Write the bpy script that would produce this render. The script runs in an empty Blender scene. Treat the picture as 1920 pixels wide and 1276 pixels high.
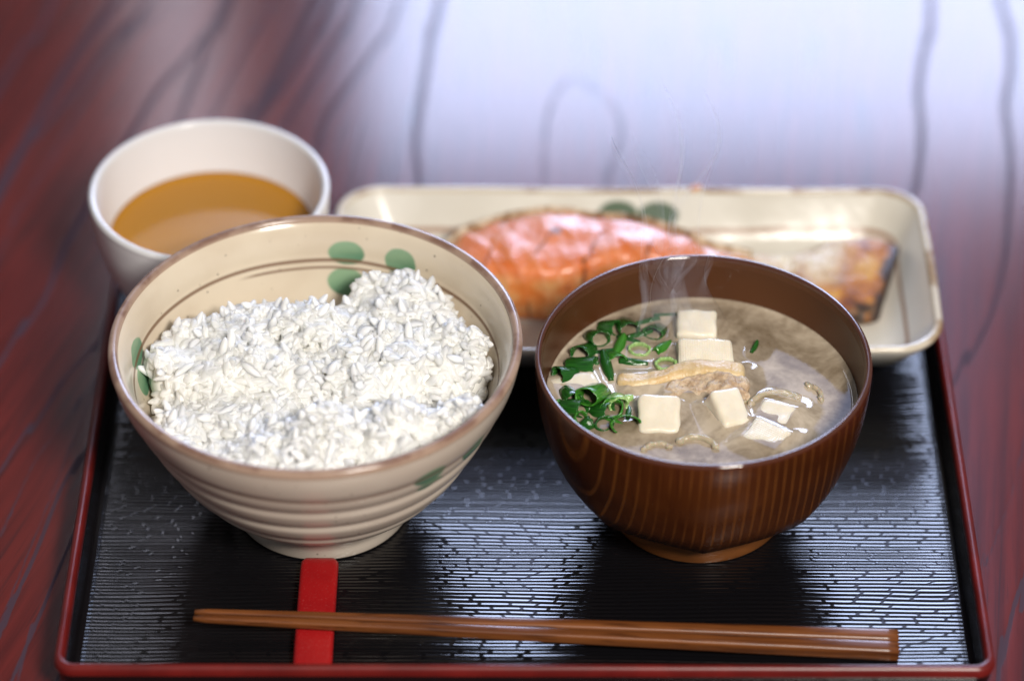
import bpy, bmesh, math, random
import numpy as np
from mathutils import Vector, Matrix, Euler, noise as mnoise

random.seed(7)
rng = np.random.default_rng(11)
R = math.radians
scene = bpy.context.scene
COL = scene.collection

# ------------------------------------------------------------------ camera
cam_d = bpy.data.cameras.new('camera')
cam = bpy.data.objects.new('camera', cam_d)
COL.objects.link(cam)
cam.location = (-0.0018, -0.7664, 0.7743)
cam.rotation_euler = (R(90 - 39.0), 0, R(0.163))
cam_d.sensor_width = 36.0
cam_d.lens = 117.5
cam_d.clip_start = 0.05
cam_d.clip_end = 50
cam_d.dof.use_dof = True
cam_d.dof.focus_distance = 1.121
cam_d.dof.aperture_fstop = 3.5
cam_d.dof.aperture_blades = 9
scene.camera = cam

# ------------------------------------------------------------------ light
world = bpy.data.worlds.new('World')
scene.world = world
world.use_nodes = True
world.node_tree.nodes['Background'].inputs[0].default_value = (0.92, 0.95, 1.0, 1)
world.node_tree.nodes['Background'].inputs[1].default_value = 0.18


def area(name, loc, aim, sx, sy, power, color):
    l = bpy.data.lights.new(name, 'AREA')
    l.shape = 'RECTANGLE'
    l.size, l.size_y = sx, sy
    l.energy = power
    l.color = color
    o = bpy.data.objects.new(name, l)
    COL.objects.link(o)
    o.location = loc
    d = Vector(aim) - Vector(loc)
    o.rotation_euler = d.to_track_quat('-Z', 'Y').to_euler()
    return o


# the big window behind the table, its narrow side pane, and the warm room lamp in front on the right
area('window_light', (0.42, 2.7, 1.10), (0.42, 0.3, 0.9), 1.22, 1.20, 76, (0.58, 0.69, 1.0))
area('transom_window_light', (0.22, 2.7, 2.42), (0.22, 0.1, 0.6), 0.84, 0.95, 5.0, (0.52, 0.61, 1.0))
area('side_window_light', (-0.425, 2.7, 1.55), (-0.425, 0.3, 0.9), 0.09, 2.1, 3.2, (0.84, 0.84, 1.0))
area('room_lamp_light', (0.36, -0.78, 0.98), (0, 0.1, 0.05), 0.24, 0.24, 20.5, (1.0, 0.94, 0.86))

scene.view_settings.view_transform = 'Standard'
scene.view_settings.look = 'None'
scene.view_settings.exposure = 0.0
scene.view_settings.gamma = 1.0
cy = scene.cycles
cy.use_denoising = True
cy.max_bounces = 12
cy.diffuse_bounces = 8
cy.glossy_bounces = 5
cy.volume_bounces = 6
cy.transparent_max_bounces = 40
cy.sample_clamp_indirect = 4.0
cy.caustics_refractive = False
cy.caustics_reflective = False


# ------------------------------------------------------------------ node helpers
class NT:
    def __init__(self, name):
        self.m = bpy.data.materials.new(name)
        self.m.use_nodes = True
        self.t = self.m.node_tree
        self.b = self.t.nodes.get('Principled BSDF')
        self.out = self.t.nodes.get('Material Output')

    def link(self, a, b):
        self.t.links.new(a, b)

    def put(self, sock, v):
        if isinstance(v, bpy.types.NodeSocket):
            self.link(v, sock)
        else:
            if isinstance(v, (tuple, list)) and len(v) == 3 and sock.type == 'RGBA':
                v = (*v, 1)
            sock.default_value = v

    def set(self, **kw):
        for k, v in kw.items():
            self.put(self.b.inputs[k.replace('_', ' ')], v)
        return self

    def node(self, typ, **props):
        n = self.t.nodes.new(typ)
        for k, v in props.items():
            setattr(n, k, v)
        return n

    def math(self, op, a, b=0.0, c=0.0):
        n = self.node('ShaderNodeMath', operation=op)
        for i, v in enumerate((a, b, c)):
            self.put(n.inputs[i], v)
        return n.outputs[0]

    def smooth(self, x, lo, hi, o0=0.0, o1=1.0):
        n = self.node('ShaderNodeMapRange', interpolation_type='SMOOTHSTEP')
        for i, v in enumerate((x, lo, hi, o0, o1)):
            self.put(n.inputs[i], v)
        return n.outputs[0]

    def coord(self, which='Object'):
        return self.node('ShaderNodeTexCoord').outputs[which]

    def attr(self, name, out='Fac'):
        return self.node('ShaderNodeAttribute', attribute_name=name).outputs[out]

    def sep(self, v):
        n = self.node('ShaderNodeSeparateXYZ')
        self.put(n.inputs[0], v)
        return n.outputs[0], n.outputs[1], n.outputs[2]

    def comb(self, x, y, z):
        n = self.node('ShaderNodeCombineXYZ')
        for i, v in enumerate((x, y, z)):
            self.put(n.inputs[i], v)
        return n.outputs[0]

    def mapping(self, v, scale=(1, 1, 1), rot=(0, 0, 0), loc=(0, 0, 0)):
        n = self.node('ShaderNodeMapping')
        self.put(n.inputs[0], v)
        n.inputs['Location'].default_value = loc
        n.inputs['Rotation'].default_value = rot
        n.inputs['Scale'].default_value = scale
        return n.outputs[0]

    def noise(self, v, scale, detail=3.0, rough=0.5, out=0, dist=0.0):
        n = self.node('ShaderNodeTexNoise')
        self.put(n.inputs['Vector'], v)
        n.inputs['Scale'].default_value = scale
        n.inputs['Detail'].default_value = detail
        n.inputs['Roughness'].default_value = rough
        n.inputs['Distortion'].default_value = dist
        return n.outputs[out]

    def voronoi(self, v, scale, out='Distance', feature='F1', rnd=1.0):
        n = self.node('ShaderNodeTexVoronoi', feature=feature)
        self.put(n.inputs['Vector'], v)
        n.inputs['Scale'].default_value = scale
        n.inputs['Randomness'].default_value = rnd
        return n.outputs[out]

    def white(self, w):
        n = self.node('ShaderNodeTexWhiteNoise', noise_dimensions='1D')
        self.put(n.inputs['W'], w)
        return n.outputs['Value']

    def mix(self, f, a, b):
        n = self.node('ShaderNodeMix', data_type='RGBA')
        self.put(n.inputs[0], f)
        self.put(n.inputs[6], a)
        self.put(n.inputs[7], b)
        return n.outputs[2]

    def ramp(self, f, stops):
        n = self.node('ShaderNodeValToRGB')
        self.put(n.inputs[0], f)
        e = n.color_ramp.elements
        while len(e) < len(stops):
            e.new(0.5)
        for el, (p, c) in zip(e, stops):
            el.position = p
            el.color = (*c, 1)
        return n.outputs[0]

    def bump(self, h, strength=0.5, dist=0.001, normal=None):
        n = self.node('ShaderNodeBump')
        self.put(n.inputs['Height'], h)
        n.inputs['Strength'].default_value = strength
        n.inputs['Distance'].default_value = dist
        if normal is not None:
            self.link(normal, n.inputs['Normal'])
        self.link(n.outputs[0], self.b.inputs['Normal'])
        return n.outputs[0]


# ------------------------------------------------------------------ mesh helpers
def mesh_obj(name, verts, faces, mats, parent=None, smooth=True, slots=None):
    me = bpy.data.meshes.new(name)
    me.from_pydata([tuple(v) for v in verts], [], [tuple(f) for f in faces])
    for m in (mats if isinstance(mats, (list, tuple)) else [mats]):
        me.materials.append(m)
    if slots is not None:
        me.polygons.foreach_set('material_index', slots)
    if smooth:
        me.polygons.foreach_set('use_smooth', [True] * len(me.polygons))
    me.update()
    o = bpy.data.objects.new(name, me)
    COL.objects.link(o)
    if parent:
        o.parent = parent
    return o


def fix_normals(o):
    bm = bmesh.new()
    bm.from_mesh(o.data)
    bmesh.ops.remove_doubles(bm, verts=bm.verts, dist=1e-7)
    bmesh.ops.recalc_face_normals(bm, faces=bm.faces)
    bm.to_mesh(o.data)
    bm.free()
    return o


def empty(name, loc, rz=0.0):
    o = bpy.data.objects.new(name, None)
    o.empty_display_size = 0.01
    COL.objects.link(o)
    o.location = loc
    o.rotation_euler = (0, 0, rz)
    return o


def tag(o, label=None, cat=None, group=None, kind=None):
    if label:
        o['label'] = label
    if cat:
        o['category'] = cat
    if group:
        o['group'] = group
    if kind:
        o['kind'] = kind
    return o


def smooth_profile(pts, per=8):
    """Catmull-Rom through (r,z) points."""
    P = [np.array(p, float) for p in pts]
    out = []
    for i in range(len(P) - 1):
        p0 = P[max(i - 1, 0)]
        p1, p2 = P[i], P[i + 1]
        p3 = P[min(i + 2, len(P) - 1)]
        for k in range(per):
            t = k / per
            out.append(0.5 * ((2 * p1) + (-p0 + p2) * t + (2 * p0 - 5 * p1 + 4 * p2 - p3) * t * t + (-p0 + 3 * p1 - 3 * p2 + p3) * t ** 3))
    out.append(P[-1])
    return [tuple(p) for p in out]


def rings_mesh(rings, close_first=False, close_last=False):
    """rings: list of equally long closed point loops -> verts, faces"""
    n = len(rings[0])
    verts = [p for r in rings for p in r]
    faces = []
    for i in range(len(rings) - 1):
        a, b = i * n, (i + 1) * n
        for k in range(n):
            k2 = (k + 1) % n
            faces.append((a + k, a + k2, b + k2, b + k))
    if close_first:
        faces.append(tuple(reversed(range(n))))
    if close_last:
        s = (len(rings) - 1) * n
        faces.append(tuple(s + k for k in range(n)))
    return verts, faces


def lathe(name, prof, mat, parent=None, n=160, wob=None):
    """prof: list of (r,z); r=0 at an end is capped by a tiny ring."""
    rings = []
    for (r, z) in prof:
        r = max(r, 1e-5)
        ring = []
        for k in range(n):
            a = 2 * math.pi * k / n
            rr, zz = (r, z) if wob is None else wob(a, r, z)
            ring.append((rr * math.cos(a), rr * math.sin(a), zz))
        rings.append(ring)
    v, f = rings_mesh(rings)
    return mesh_obj(name, v, f, mat, parent)


def rrect(hx, hy, rad, z, per=10, cx=0, cy=0, straight=12):
    """rounded rectangle loop with subdivided straight edges"""
    pts = []
    corners = [(hx - rad, hy - rad, 0), (-hx + rad, hy - rad, 90), (-hx + rad, -hy + rad, 180), (hx - rad, -hy + rad, 270)]
    for i, (x, y, a0) in enumerate(corners):
        arc = [(x + rad * math.cos(R(a0 + 90 * k / per)), y + rad * math.sin(R(a0 + 90 * k / per))) for k in range(per + 1)]
        pts += arc
        nx, ny, na = corners[(i + 1) % 4]
        e = (nx + rad * math.cos(R(na)), ny + rad * math.sin(R(na)))
        s = arc[-1]
        for k in range(1, straight):
            t = k / straight
            pts.append((s[0] + (e[0] - s[0]) * t, s[1] + (e[1] - s[1]) * t))
    return [(cx + x, cy + y, z) for x, y in pts]


def rbox(sx, sy, sz, rad, n=10, amp=0.0, seed=0.0, freq=200.0):
    """rounded box as a gridded cube; origin at its centre"""
    verts, faces, idx = [], [], {}
    h = np.array([sx, sy, sz]) / 2

    def vid(p):
        key = tuple(np.round(p, 7))
        if key not in idx:
            q = np.clip(p, -(h - rad), h - rad)
            d = p - q
            L = np.linalg.norm(d)
            out = q + d / L * rad if L > 1e-9 else p
            if amp:
                nn = mnoise.noise_vector(Vector(out * freq) + Vector((seed, seed * 1.7, 3.1)))
                out = out + np.array(nn) * amp
            idx[key] = len(verts)
            verts.append(out)
        return idx[key]
    for ax in range(3):
        for s in (-1, 1):
            u, v = (ax + 1) % 3, (ax + 2) % 3
            for i in range(n):
                for j in range(n):
                    q = []
                    for (a, b) in ((i, j), (i + 1, j), (i + 1, j + 1), (i, j + 1)):
                        p = np.zeros(3)
                        p[ax] = s * h[ax]
                        p[u] = (a / n * 2 - 1) * h[u]
                        p[v] = (b / n * 2 - 1) * h[v]
                        q.append(vid(p))
                    faces.append(q if s > 0 else q[::-1])
    return verts, faces


# ------------------------------------------------------------------ table top
TABLE_LINES = [
  [(-212.9, 351.9), (-203.9, 386.8), (-198.3, 416.9)],
  [(-204.6, 284.5), (-203.2, 289.8), (-194.5, 333.2), (-185.6, 371.2), (-173.2, 412.9), (-171.8, 417.0)],
  [(-199.2, 240.1), (-194.7, 270.6), (-186.8, 302.2), (-176.6, 346.4), (-166.9, 381.0), (-156.8, 404.9), (-148.9, 417.1)],
  [(-201.3, 291.5), (-194.8, 316.7), (-184.8, 342.6), (-174.9, 373.2), (-165.2, 398.8), (-157.9, 417.0)],
  [(-191.4, 175.6), (-185.8, 192.7), (-179.3, 214.0), (-175.3, 243.5), (-169.7, 268.9), (-161.6, 302.3), (-154.1, 329.6), (-147.9, 352.1), (-138.7, 373.3), (-126.7, 405.0), (-124.2, 417.1)],
  [(-135.9, 284.7), (-124.9, 333.4), (-119.3, 361.7), (-111.7, 397.0), (-106.2, 417.2)],
  [(-117.4, 288.2), (-105.6, 333.5), (-96.2, 358.0), (-85.1, 397.1), (-80.4, 417.3)],
  [(-106.6, 281.3), (-95.6, 326.1), (-91.1, 342.9), (-83.6, 365.7), (-75.1, 397.1), (-70.3, 417.3)],
  [(-82.7, 281.3), (-81.1, 313.4), (-79.7, 329.8), (-69.2, 360.0), (-59.2, 387.2), (-52.3, 417.3)],
  [(-39.4, 254.0), (-41.3, 288.5), (-43.1, 317.1), (-40.0, 367.7), (-38.4, 397.2), (-35.5, 417.4)],
  [(5.5, 240.7), (7.7, 286.8), (8.3, 320.9), (12.3, 346.9), (20.0, 359.1), (27.5, 352.6), (35.9, 339.5), (38.7, 321.0), (32.7, 288.7), (28.8, 240.8)],
  [(145.3, 241.1), (153.7, 289.0), (158.4, 321.3), (160.2, 354.9), (167.7, 393.8), (171.1, 418.0)],
  [(200.3, 418.1), (201.4, 397.9), (199.2, 368.4), (193.8, 339.9), (191.9, 303.3), (186.9, 268.2), (183.0, 242.9), (177.2, 218.2), (171.2, 199.1), (162.0, 177.3), (153.4, 159.0)],
  [(179.6, 144.3), (177.9, 138.1), (171.6, 111.4), (163.9, 88.6), (156.8, 68.7), (150.7, 50.3)],
  [(170.8, 68.7), (169.1, 62.6), (163.5, 46.4), (157.3, 22.6), (154.3, 10.0)],
  [(-184.1, 115.8), (-176.0, 136.8), (-170.6, 155.1), (-166.6, 168.4), (-158.5, 185.6), (-153.2, 214.1)],
  [(-182.5, 73.0), (-179.9, 81.4), (-175.6, 106.2), (-171.5, 125.2), (-165.7, 140.0), (-160.0, 158.1), (-154.1, 173.3)],
  [(-175.1, 27.6), (-173.4, 37.3), (-171.2, 51.7), (-167.3, 71.0), (-163.8, 93.7), (-161.3, 109.3), (-156.8, 125.3), (-151.8, 140.4)],
  [(-165.8, 9.0), (-163.8, 36.5), (-160.7, 49.4)],
]


def build_table():
    xs = np.concatenate([np.linspace(-0.65, -0.27, 40)[:-1], np.linspace(-0.27, 0.27, 800), np.linspace(0.27, 0.65, 40)[1:]])
    ys = np.concatenate([np.linspace(-0.25, -0.03, 16)[:-1], np.linspace(-0.03, 0.60, 230), np.linspace(0.60, 0.85, 24)[1:]])
    X, Y = np.meshgrid(xs, ys)
    gro = np.zeros_like(X)
    for li, line in enumerate(TABLE_LINES):
        P = np.array(line) / 1000
        # let a line run on beyond the part that the picture shows
        for end in (0, -1):
            d = P[end] - P[1 if end == 0 else -2]
            d = d / np.linalg.norm(d)
            ext = P[end] + d * 0.30 * np.array([0.7, 1.0])
            P = np.vstack([ext, P]) if end == 0 else np.vstack([P, ext])
        # smooth resample
        S = np.array(smooth_profile([tuple(p) for p in P], 8))
        far = np.clip((Y - 0.15) / 0.2, 0, 1)
        w = (0.0007 + 0.0013 * far) * np.where(X < -0.05, .9, 1.0) * (0.85 + 0.45 * ((li * 37) % 10) / 10)
        dm = np.full(X.shape, 1.0)
        for a, b in zip(S[:-1], S[1:]):
            ab = b - a
            L2 = ab @ ab
            if L2 < 1e-12:
                continue
            m = (X > min(a[0], b[0]) - .012) & (X < max(a[0], b[0]) + .012) & (Y > min(a[1], b[1]) - .012) & (Y < max(a[1], b[1]) + .012)
            if not m.any():
                continue
            t = np.clip(((X[m] - a[0]) * ab[0] + (Y[m] - a[1]) * ab[1]) / L2, 0, 1)
            d = np.hypot(X[m] - a[0] - t * ab[0], Y[m] - a[1] - t * ab[1])
            dm[m] = np.minimum(dm[m], d)
        amp = 0.75 + 0.25 * math.sin(li * 2.3)
        gro = np.maximum(gro, amp * np.exp(-(dm / w) ** 2))
    slope = np.interp(X, [-0.3, -0.18, -0.09, -0.04, 0.02, 0.16, 0.3], [0.34, 0.30, 0.22, 0.06, 0.0, 0.13, 0.18])
    U = X - slope * (Y - 0.2)
    Z = -0.00001 * gro
    nx, ny = len(xs), len(ys)
    verts = np.stack([X, Y, Z], -1).reshape(-1, 3)
    i = np.arange(nx * ny).reshape(ny, nx)
    faces = np.stack([i[:-1, :-1], i[:-1, 1:], i[1:, 1:], i[1:, :-1]], -1).reshape(-1, 4)
    me = bpy.data.meshes.new('table_top')
    me.vertices.add(len(verts))
    me.vertices.foreach_set('co', verts.ravel())
    me.loops.add(faces.size)
    me.loops.foreach_set('vertex_index', faces.ravel().astype(np.int32))
    me.polygons.add(len(faces))
    me.polygons.foreach_set('loop_start', np.arange(0, faces.size, 4, dtype=np.int32))
    me.polygons.foreach_set('use_smooth', np.ones(len(faces), dtype=bool))
    me.update(calc_edges=True)
    a = me.attributes.new('groove', 'FLOAT', 'POINT')
    a.data.foreach_set('value', gro.ravel().astype(np.float32))
    a = me.attributes.new('grain', 'FLOAT_VECTOR', 'POINT')
    g = np.stack([U, Y, np.zeros_like(U)], -1).reshape(-1, 3).astype(np.float32)
    a.data.foreach_set('vector', g.ravel())
    o = bpy.data.objects.new('table_top', me)
    COL.objects.link(o)
    n = NT('red_stained_wood')
    gv = n.attr('grain', 'Vector')
    gr = n.attr('groove')
    f1 = n.noise(n.mapping(gv, (260, 9, 1)), 1.0, 4, 0.6)
    f2 = n.noise(n.mapping(gv, (900, 30, 1)), 1.0, 3, 0.6)
    f3 = n.noise(n.mapping(gv, (14, 5, 1)), 1.0, 2)
    c = n.mix(n.smooth(f1, .3, .7), (0.062, 0.0060, 0.0055), (0.130, 0.0140, 0.0110))
    c = n.mix(n.math('MULTIPLY', n.smooth(f3, .35, .7), .55), c, (0.150, 0.021, 0.016))
    c = n.mix(n.math('MULTIPLY', n.smooth(f2, .52, .72), .5), c, (0.030, 0.006, 0.006))
    f4 = n.noise(n.mapping(gv, (62, 1.5, 1)), 1.0, 2, .5)
    pores = n.math('MULTIPLY', n.smooth(n.math('ABSOLUTE', n.math('SUBTRACT', f4, .5)), .003, .022, 1.0, 0.0), n.smooth(n.noise(n.mapping(gv, (30, 12, 1)), 1.0, 2), .42, .60))
    c = n.mix(n.math('MULTIPLY', pores, .55), c, (0.030, 0.010, 0.012))
    edge = n.math('ADD', gr, n.math('MULTIPLY', n.math('SUBTRACT', n.noise(n.mapping(gv, (1200, 120, 1)), 1.0, 3), .5), .7))
    gm = n.math('MULTIPLY', n.smooth(edge, .25, .62), n.smooth(gr, .05, .3))
    c = n.mix(n.math('MULTIPLY', gm, .85), c, (0.060, 0.044, 0.062))
    n.set(Base_Color=c, Roughness=n.math('ADD', .10, n.math('MULTIPLY', f2, .05)), IOR=1.52, Specular_IOR_Level=n.math('SUBTRACT', .5, n.math('MULTIPLY', gm, .40)))
    n.set(Coat_Weight=0.0)
    h = n.math('SUBTRACT', n.math('MULTIPLY', f2, .05), n.math('MULTIPLY', gm, .04))
    n.bump(h, 0.08, 0.0003)
    me.materials.append(n.m)
    tag(o, kind='structure', label='dark red stained wooden table top with long wavy grain lines')
    # slab under the veneer
    v, f = rbox(1.30, 1.10, 0.03, 0.004, 4)
    s = mesh_obj('slab', [p + np.array([0, .30, -0.0175]) for p in v], f, n.m, o)
    return o


build_table()

# ------------------------------------------------------------------ tray
TZ = 0.004      # top of the tray floor
TRX, TRY0, TRY1 = 0.1516, 0.0, 0.2435
TCX, TCY = 0.0, (TRY0 + TRY1) / 2
THX, THY = TRX, (TRY1 - TRY0) / 2


def build_tray():
    t = empty('serving_tray', (TCX, TCY, 0))
    tag(t, 'black lacquer tray with a thin red rim under all the dishes', 'tray')
    red = NT('red_lacquer')
    co = red.coord()
    red.set(Base_Color=red.mix(red.smooth(red.noise(co, 60, 3), .35, .7), (0.105, 0.007, 0.006), (0.155, 0.011, 0.009)), Roughness=0.30, IOR=1.5)
    blk = NT('black_lacquer')
    blk.set(Base_Color=(0.006, 0.005, 0.006), Roughness=0.22, IOR=1.5)
    blk.bump(blk.noise(blk.coord(), 900, 2), .08, .0003)
    # walls: outside and inside, black
    prof_w = [(THX - .0030, THY - .0030, .0006), (THX - .0016, THY - .0016, .0020), (THX - .0004, THY - .0004, .0140), (THX - .0003, THY - .0003, .0155)]
    v, f = rings_mesh([rrect(a, b, .0065, z) for a, b, z in prof_w], close_first=True)
    fix_normals(mesh_obj('outer_wall', v, f, blk.m, t))
    prof_i = [(THX - .0033, THY - .0033, .0155), (THX - .0036, THY - .0036, .0140), (THX - .0044, THY - .0044, .0060), (THX - .0050, THY - .0050, .0046), (THX - .0062, THY - .0062, .00405)]
    v, f = rings_mesh([rrect(a, b, max(.0065 - (THX - a) * .7, .003), z) for a, b, z in prof_i])
    mesh_obj('inner_wall', v, f, blk.m, t)
    # red rim, a rounded bead with a slight hand-made waviness
    rings = []
    for k in range(13):
        a = math.pi * k / 12
        off = .0018 - .0018 * math.cos(a)
        z = .0150 + (.0034 if 2 < k < 10 else .0034) * math.sin(a) ** .7
        rings.append([(x, y, z + .00012 * mnoise.noise(Vector((x * 60, y * 60, 1)))) for x, y, z in rrect(THX + .0002 - off, THY + .0002 - off, .0067 - off * .8, z)])
    v, f = rings_mesh(rings)
    fix_normals(mesh_obj('rim', v, f, red.m, t))
    # floor with pressed wood-grain dashes
    n = NT('black_embossed_lacquer')
    x, y, z = n.sep(n.coord())
    co = n.comb(x, y, 0.0)
    bend = n.math('MULTIPLY', n.smooth(x, .05, .16), n.smooth(y, -.07, .06))
    w1 = n.noise(n.mapping(co, (9, 26, 1)), 1.0, 2, .45)
    w2 = n.noise(n.mapping(co, (120, 240, 1)), 1.0, 2, .5)
    w3 = n.noise(n.mapping(co, (1.5, 34, 1), loc=(3.3, 1.2, 0)), 1.0, 1, .4)
    v0 = n.math('ADD', n.math('MULTIPLY', y, 580), n.math('MULTIPLY', w1, 3.2))
    v0 = n.math('ADD', v0, n.math('MULTIPLY', w3, 3.4))
    v0 = n.math('ADD', v0, n.math('MULTIPLY', bend, -5.0))
    v0 = n.math('ADD', v0, n.math('MULTIPLY', w2, .16))
    u0 = n.math('ADD', n.math('MULTIPLY', x, 84), n.math('MULTIPLY', w1, 5))
    u0 = n.math('ADD', u0, n.math('MULTIPLY', w2, .15))
    cell = n.white(n.math('ADD', n.math('FLOOR', u0), n.math('MULTIPLY', n.math('FLOOR', v0), 57.31)))
    rowr = n.white(n.math('FLOOR', v0))
    fr = n.math('FRACT', v0)
    line = n.math('MULTIPLY', n.smooth(fr, .24, .46), n.smooth(fr, .54, .76, 1.0, 0.0))
    wd = n.math('FRACT', n.math('ADD', u0, n.math('MULTIPLY', rowr, 13.7)))
    dash = n.math('MULTIPLY', n.smooth(wd, 0.01, .10), n.smooth(wd, .88, .97, 1.0, 0.0))
    skip = n.math('ADD', dash, n.smooth(cell, .78, .84))
    skip = n.math('MINIMUM', skip, 1.0)
    gapc = n.smooth(n.white(n.math('ADD', rowr, 3.0)), .08, .14)
    ripple = n.math('MULTIPLY', n.math('SINE', n.math('MULTIPLY', v0, 2 * math.pi)), .5)
    amp = n.math('ADD', .18, n.math('MULTIPLY', skip, n.math('ADD', .45, n.math('MULTIPLY', rowr, .55))))
    h = n.math('MULTIPLY', ripple, amp)
    fine = n.noise(co, 1600, 2)
    scuff = n.noise(n.mapping(co, (300, 14, 1)), 1.0, 3)
    n.set(Base_Color=(0.0045, 0.0042, 0.0052), Roughness=n.math('ADD', .13, n.math('MULTIPLY', scuff, .08)), IOR=1.58)
    hh = n.math('ADD', n.math('MULTIPLY', fine, .03), h)
    n.bump(hh, 1.0, .00013)
    rings = [rrect(THX - .0056 - s, THY - .0056 - s, .004, zz) for s, zz in ((0, TZ - .0001), (.002, TZ), (.03, TZ), (.07, TZ))]
    v, f = rings_mesh(rings, close_last=True)
    fix_normals(mesh_obj('tray_floor', v, f, n.m, t, smooth=False))
    return t


build_tray()


# ------------------------------------------------------------------ rice bowl
RB = (-0.0695, 0.096)
RB_EXT = [(.076, .0686), (.070, .0677), (.065, .0662), (.060, .0641), (.050, .0596), (.040, .0546), (.030, .0487), (.022, .0420), (.017, .0365), (.0135, .0315)]


def ceramic_rice(inner):
    n = NT('cream_glaze_inside' if inner else 'cream_glaze_outside')
    x, y, z = n.sep(n.coord())
    phi = n.math('ARCTAN2', y, x)
    co = n.coord()
    base = n.mix(n.smooth(n.noise(co, 40, 3), .35, .65), (0.645, 0.545, 0.42) if inner else (0.585, 0.50, 0.42), (0.70, 0.605, 0.475) if inner else (0.63, 0.55, 0.465))
    # specks
    vo = n.node('ShaderNodeTexVoronoi')
    n.put(vo.inputs['Vector'], co)
    vo.inputs['Scale'].default_value = 330
    sp = n.math('MULTIPLY', n.smooth(vo.outputs['Distance'], .09, .17, 1.0, 0.0), n.smooth(n.sep(vo.outputs['Color'])[0], .66, .70))
    sp = n.math('MULTIPLY', sp, n.smooth(n.noise(co, 55, 1), .38, .6))
    c = n.mix(n.math('MULTIPLY', sp, .8), base, (0.12, 0.08, 0.05))
    zn = n.math('ADD', z, n.math('MULTIPLY', n.math('SUBTRACT', n.noise(co, 12, 2), .5), .0025))

    def leaf(c, ang, zc, a, b, pw=2.0, col=(0.06, 0.21, 0.115), strength=.92):
        dp = n.math('SUBTRACT', phi, R(ang))
        dp = n.math('SUBTRACT', dp, n.math('MULTIPLY', n.math('ROUND', n.math('DIVIDE', dp, 2 * math.pi)), 2 * math.pi))
        du = n.math('DIVIDE', n.math('MULTIPLY', dp, .064), a)
        dv = n.math('DIVIDE', n.math('SUBTRACT', z, zc), b)
        d = n.math('ADD', n.math('POWER', n.math('ABSOLUTE', du), pw), n.math('POWER', n.math('ABSOLUTE', dv), pw))
        d = n.math('ADD', d, n.math('MULTIPLY', n.math('SUBTRACT', n.noise(co, 160, 2), .5), .35))
        m = n.smooth(d, .82, 1.12, 1.0, 0.0)
        tone = n.smooth(n.math('ADD', n.math('ADD', dv, n.math('MULTIPLY', du, .4)), n.math('MULTIPLY', n.noise(co, 220, 2), .5)), -.5, .9)
        lc = n.mix(tone, col, (0.21, 0.37, 0.22))
        return n.mix(n.math('MULTIPLY', m, strength), c, lc)
    brown = (0.17, 0.085, 0.045)
    if inner:
        c = leaf(c, 83, .0655, .0070, .0042)
        c = leaf(c, 83, .0555, .0072, .0048)
        c = leaf(c, 64.5, .0655, .0063, .0050)
        c = leaf(c, 62, .0585, .0060, .0035)
        c = leaf(c, 173.5, .0645, .0072, .0042)
        c = leaf(c, 178, .0570, .0070, .0044)
        l1 = n.smooth(n.math('ABSOLUTE', n.math('SUBTRACT', zn, .0628)), .0003, .0009, 1.0, 0.0)
        c = n.mix(n.math('MULTIPLY', l1, .85), c, brown)
        arc = n.math('MULTIPLY', n.smooth(phi, R(50), R(56)), n.smooth(phi, R(112), R(121), 1.0, 0.0))
        l2 = n.smooth(n.math('ABSOLUTE', n.math('SUBTRACT', zn, .0603)), .0002, .0007, 1.0, 0.0)
        c = n.mix(n.math('MULTIPLY', n.math('MULTIPLY', l2, arc), .8), c, brown)
    else:
        c = leaf(c, -52.5, .0610, .0066, .0040, col=(0.06, 0.17, 0.11))
        c = leaf(c, -51, .0545, .0058, .0032, col=(0.06, 0.17, 0.11))
        c = leaf(c, -34, .0600, .0060, .0050, col=(0.06, 0.17, 0.11))
        l1 = n.smooth(n.math('ABSOLUTE', n.math('SUBTRACT', zn, .0606)), .0003, .0009, 1.0, 0.0)
        c = n.mix(n.math('MULTIPLY', l1, .75), c, (0.26, 0.15, 0.11))
    n.set(Base_Color=c, Roughness=.16 if inner else .24, IOR=1.5)
    n.bump(n.noise(co, 300, 2), .04, .0006)
    return n.m


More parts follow.
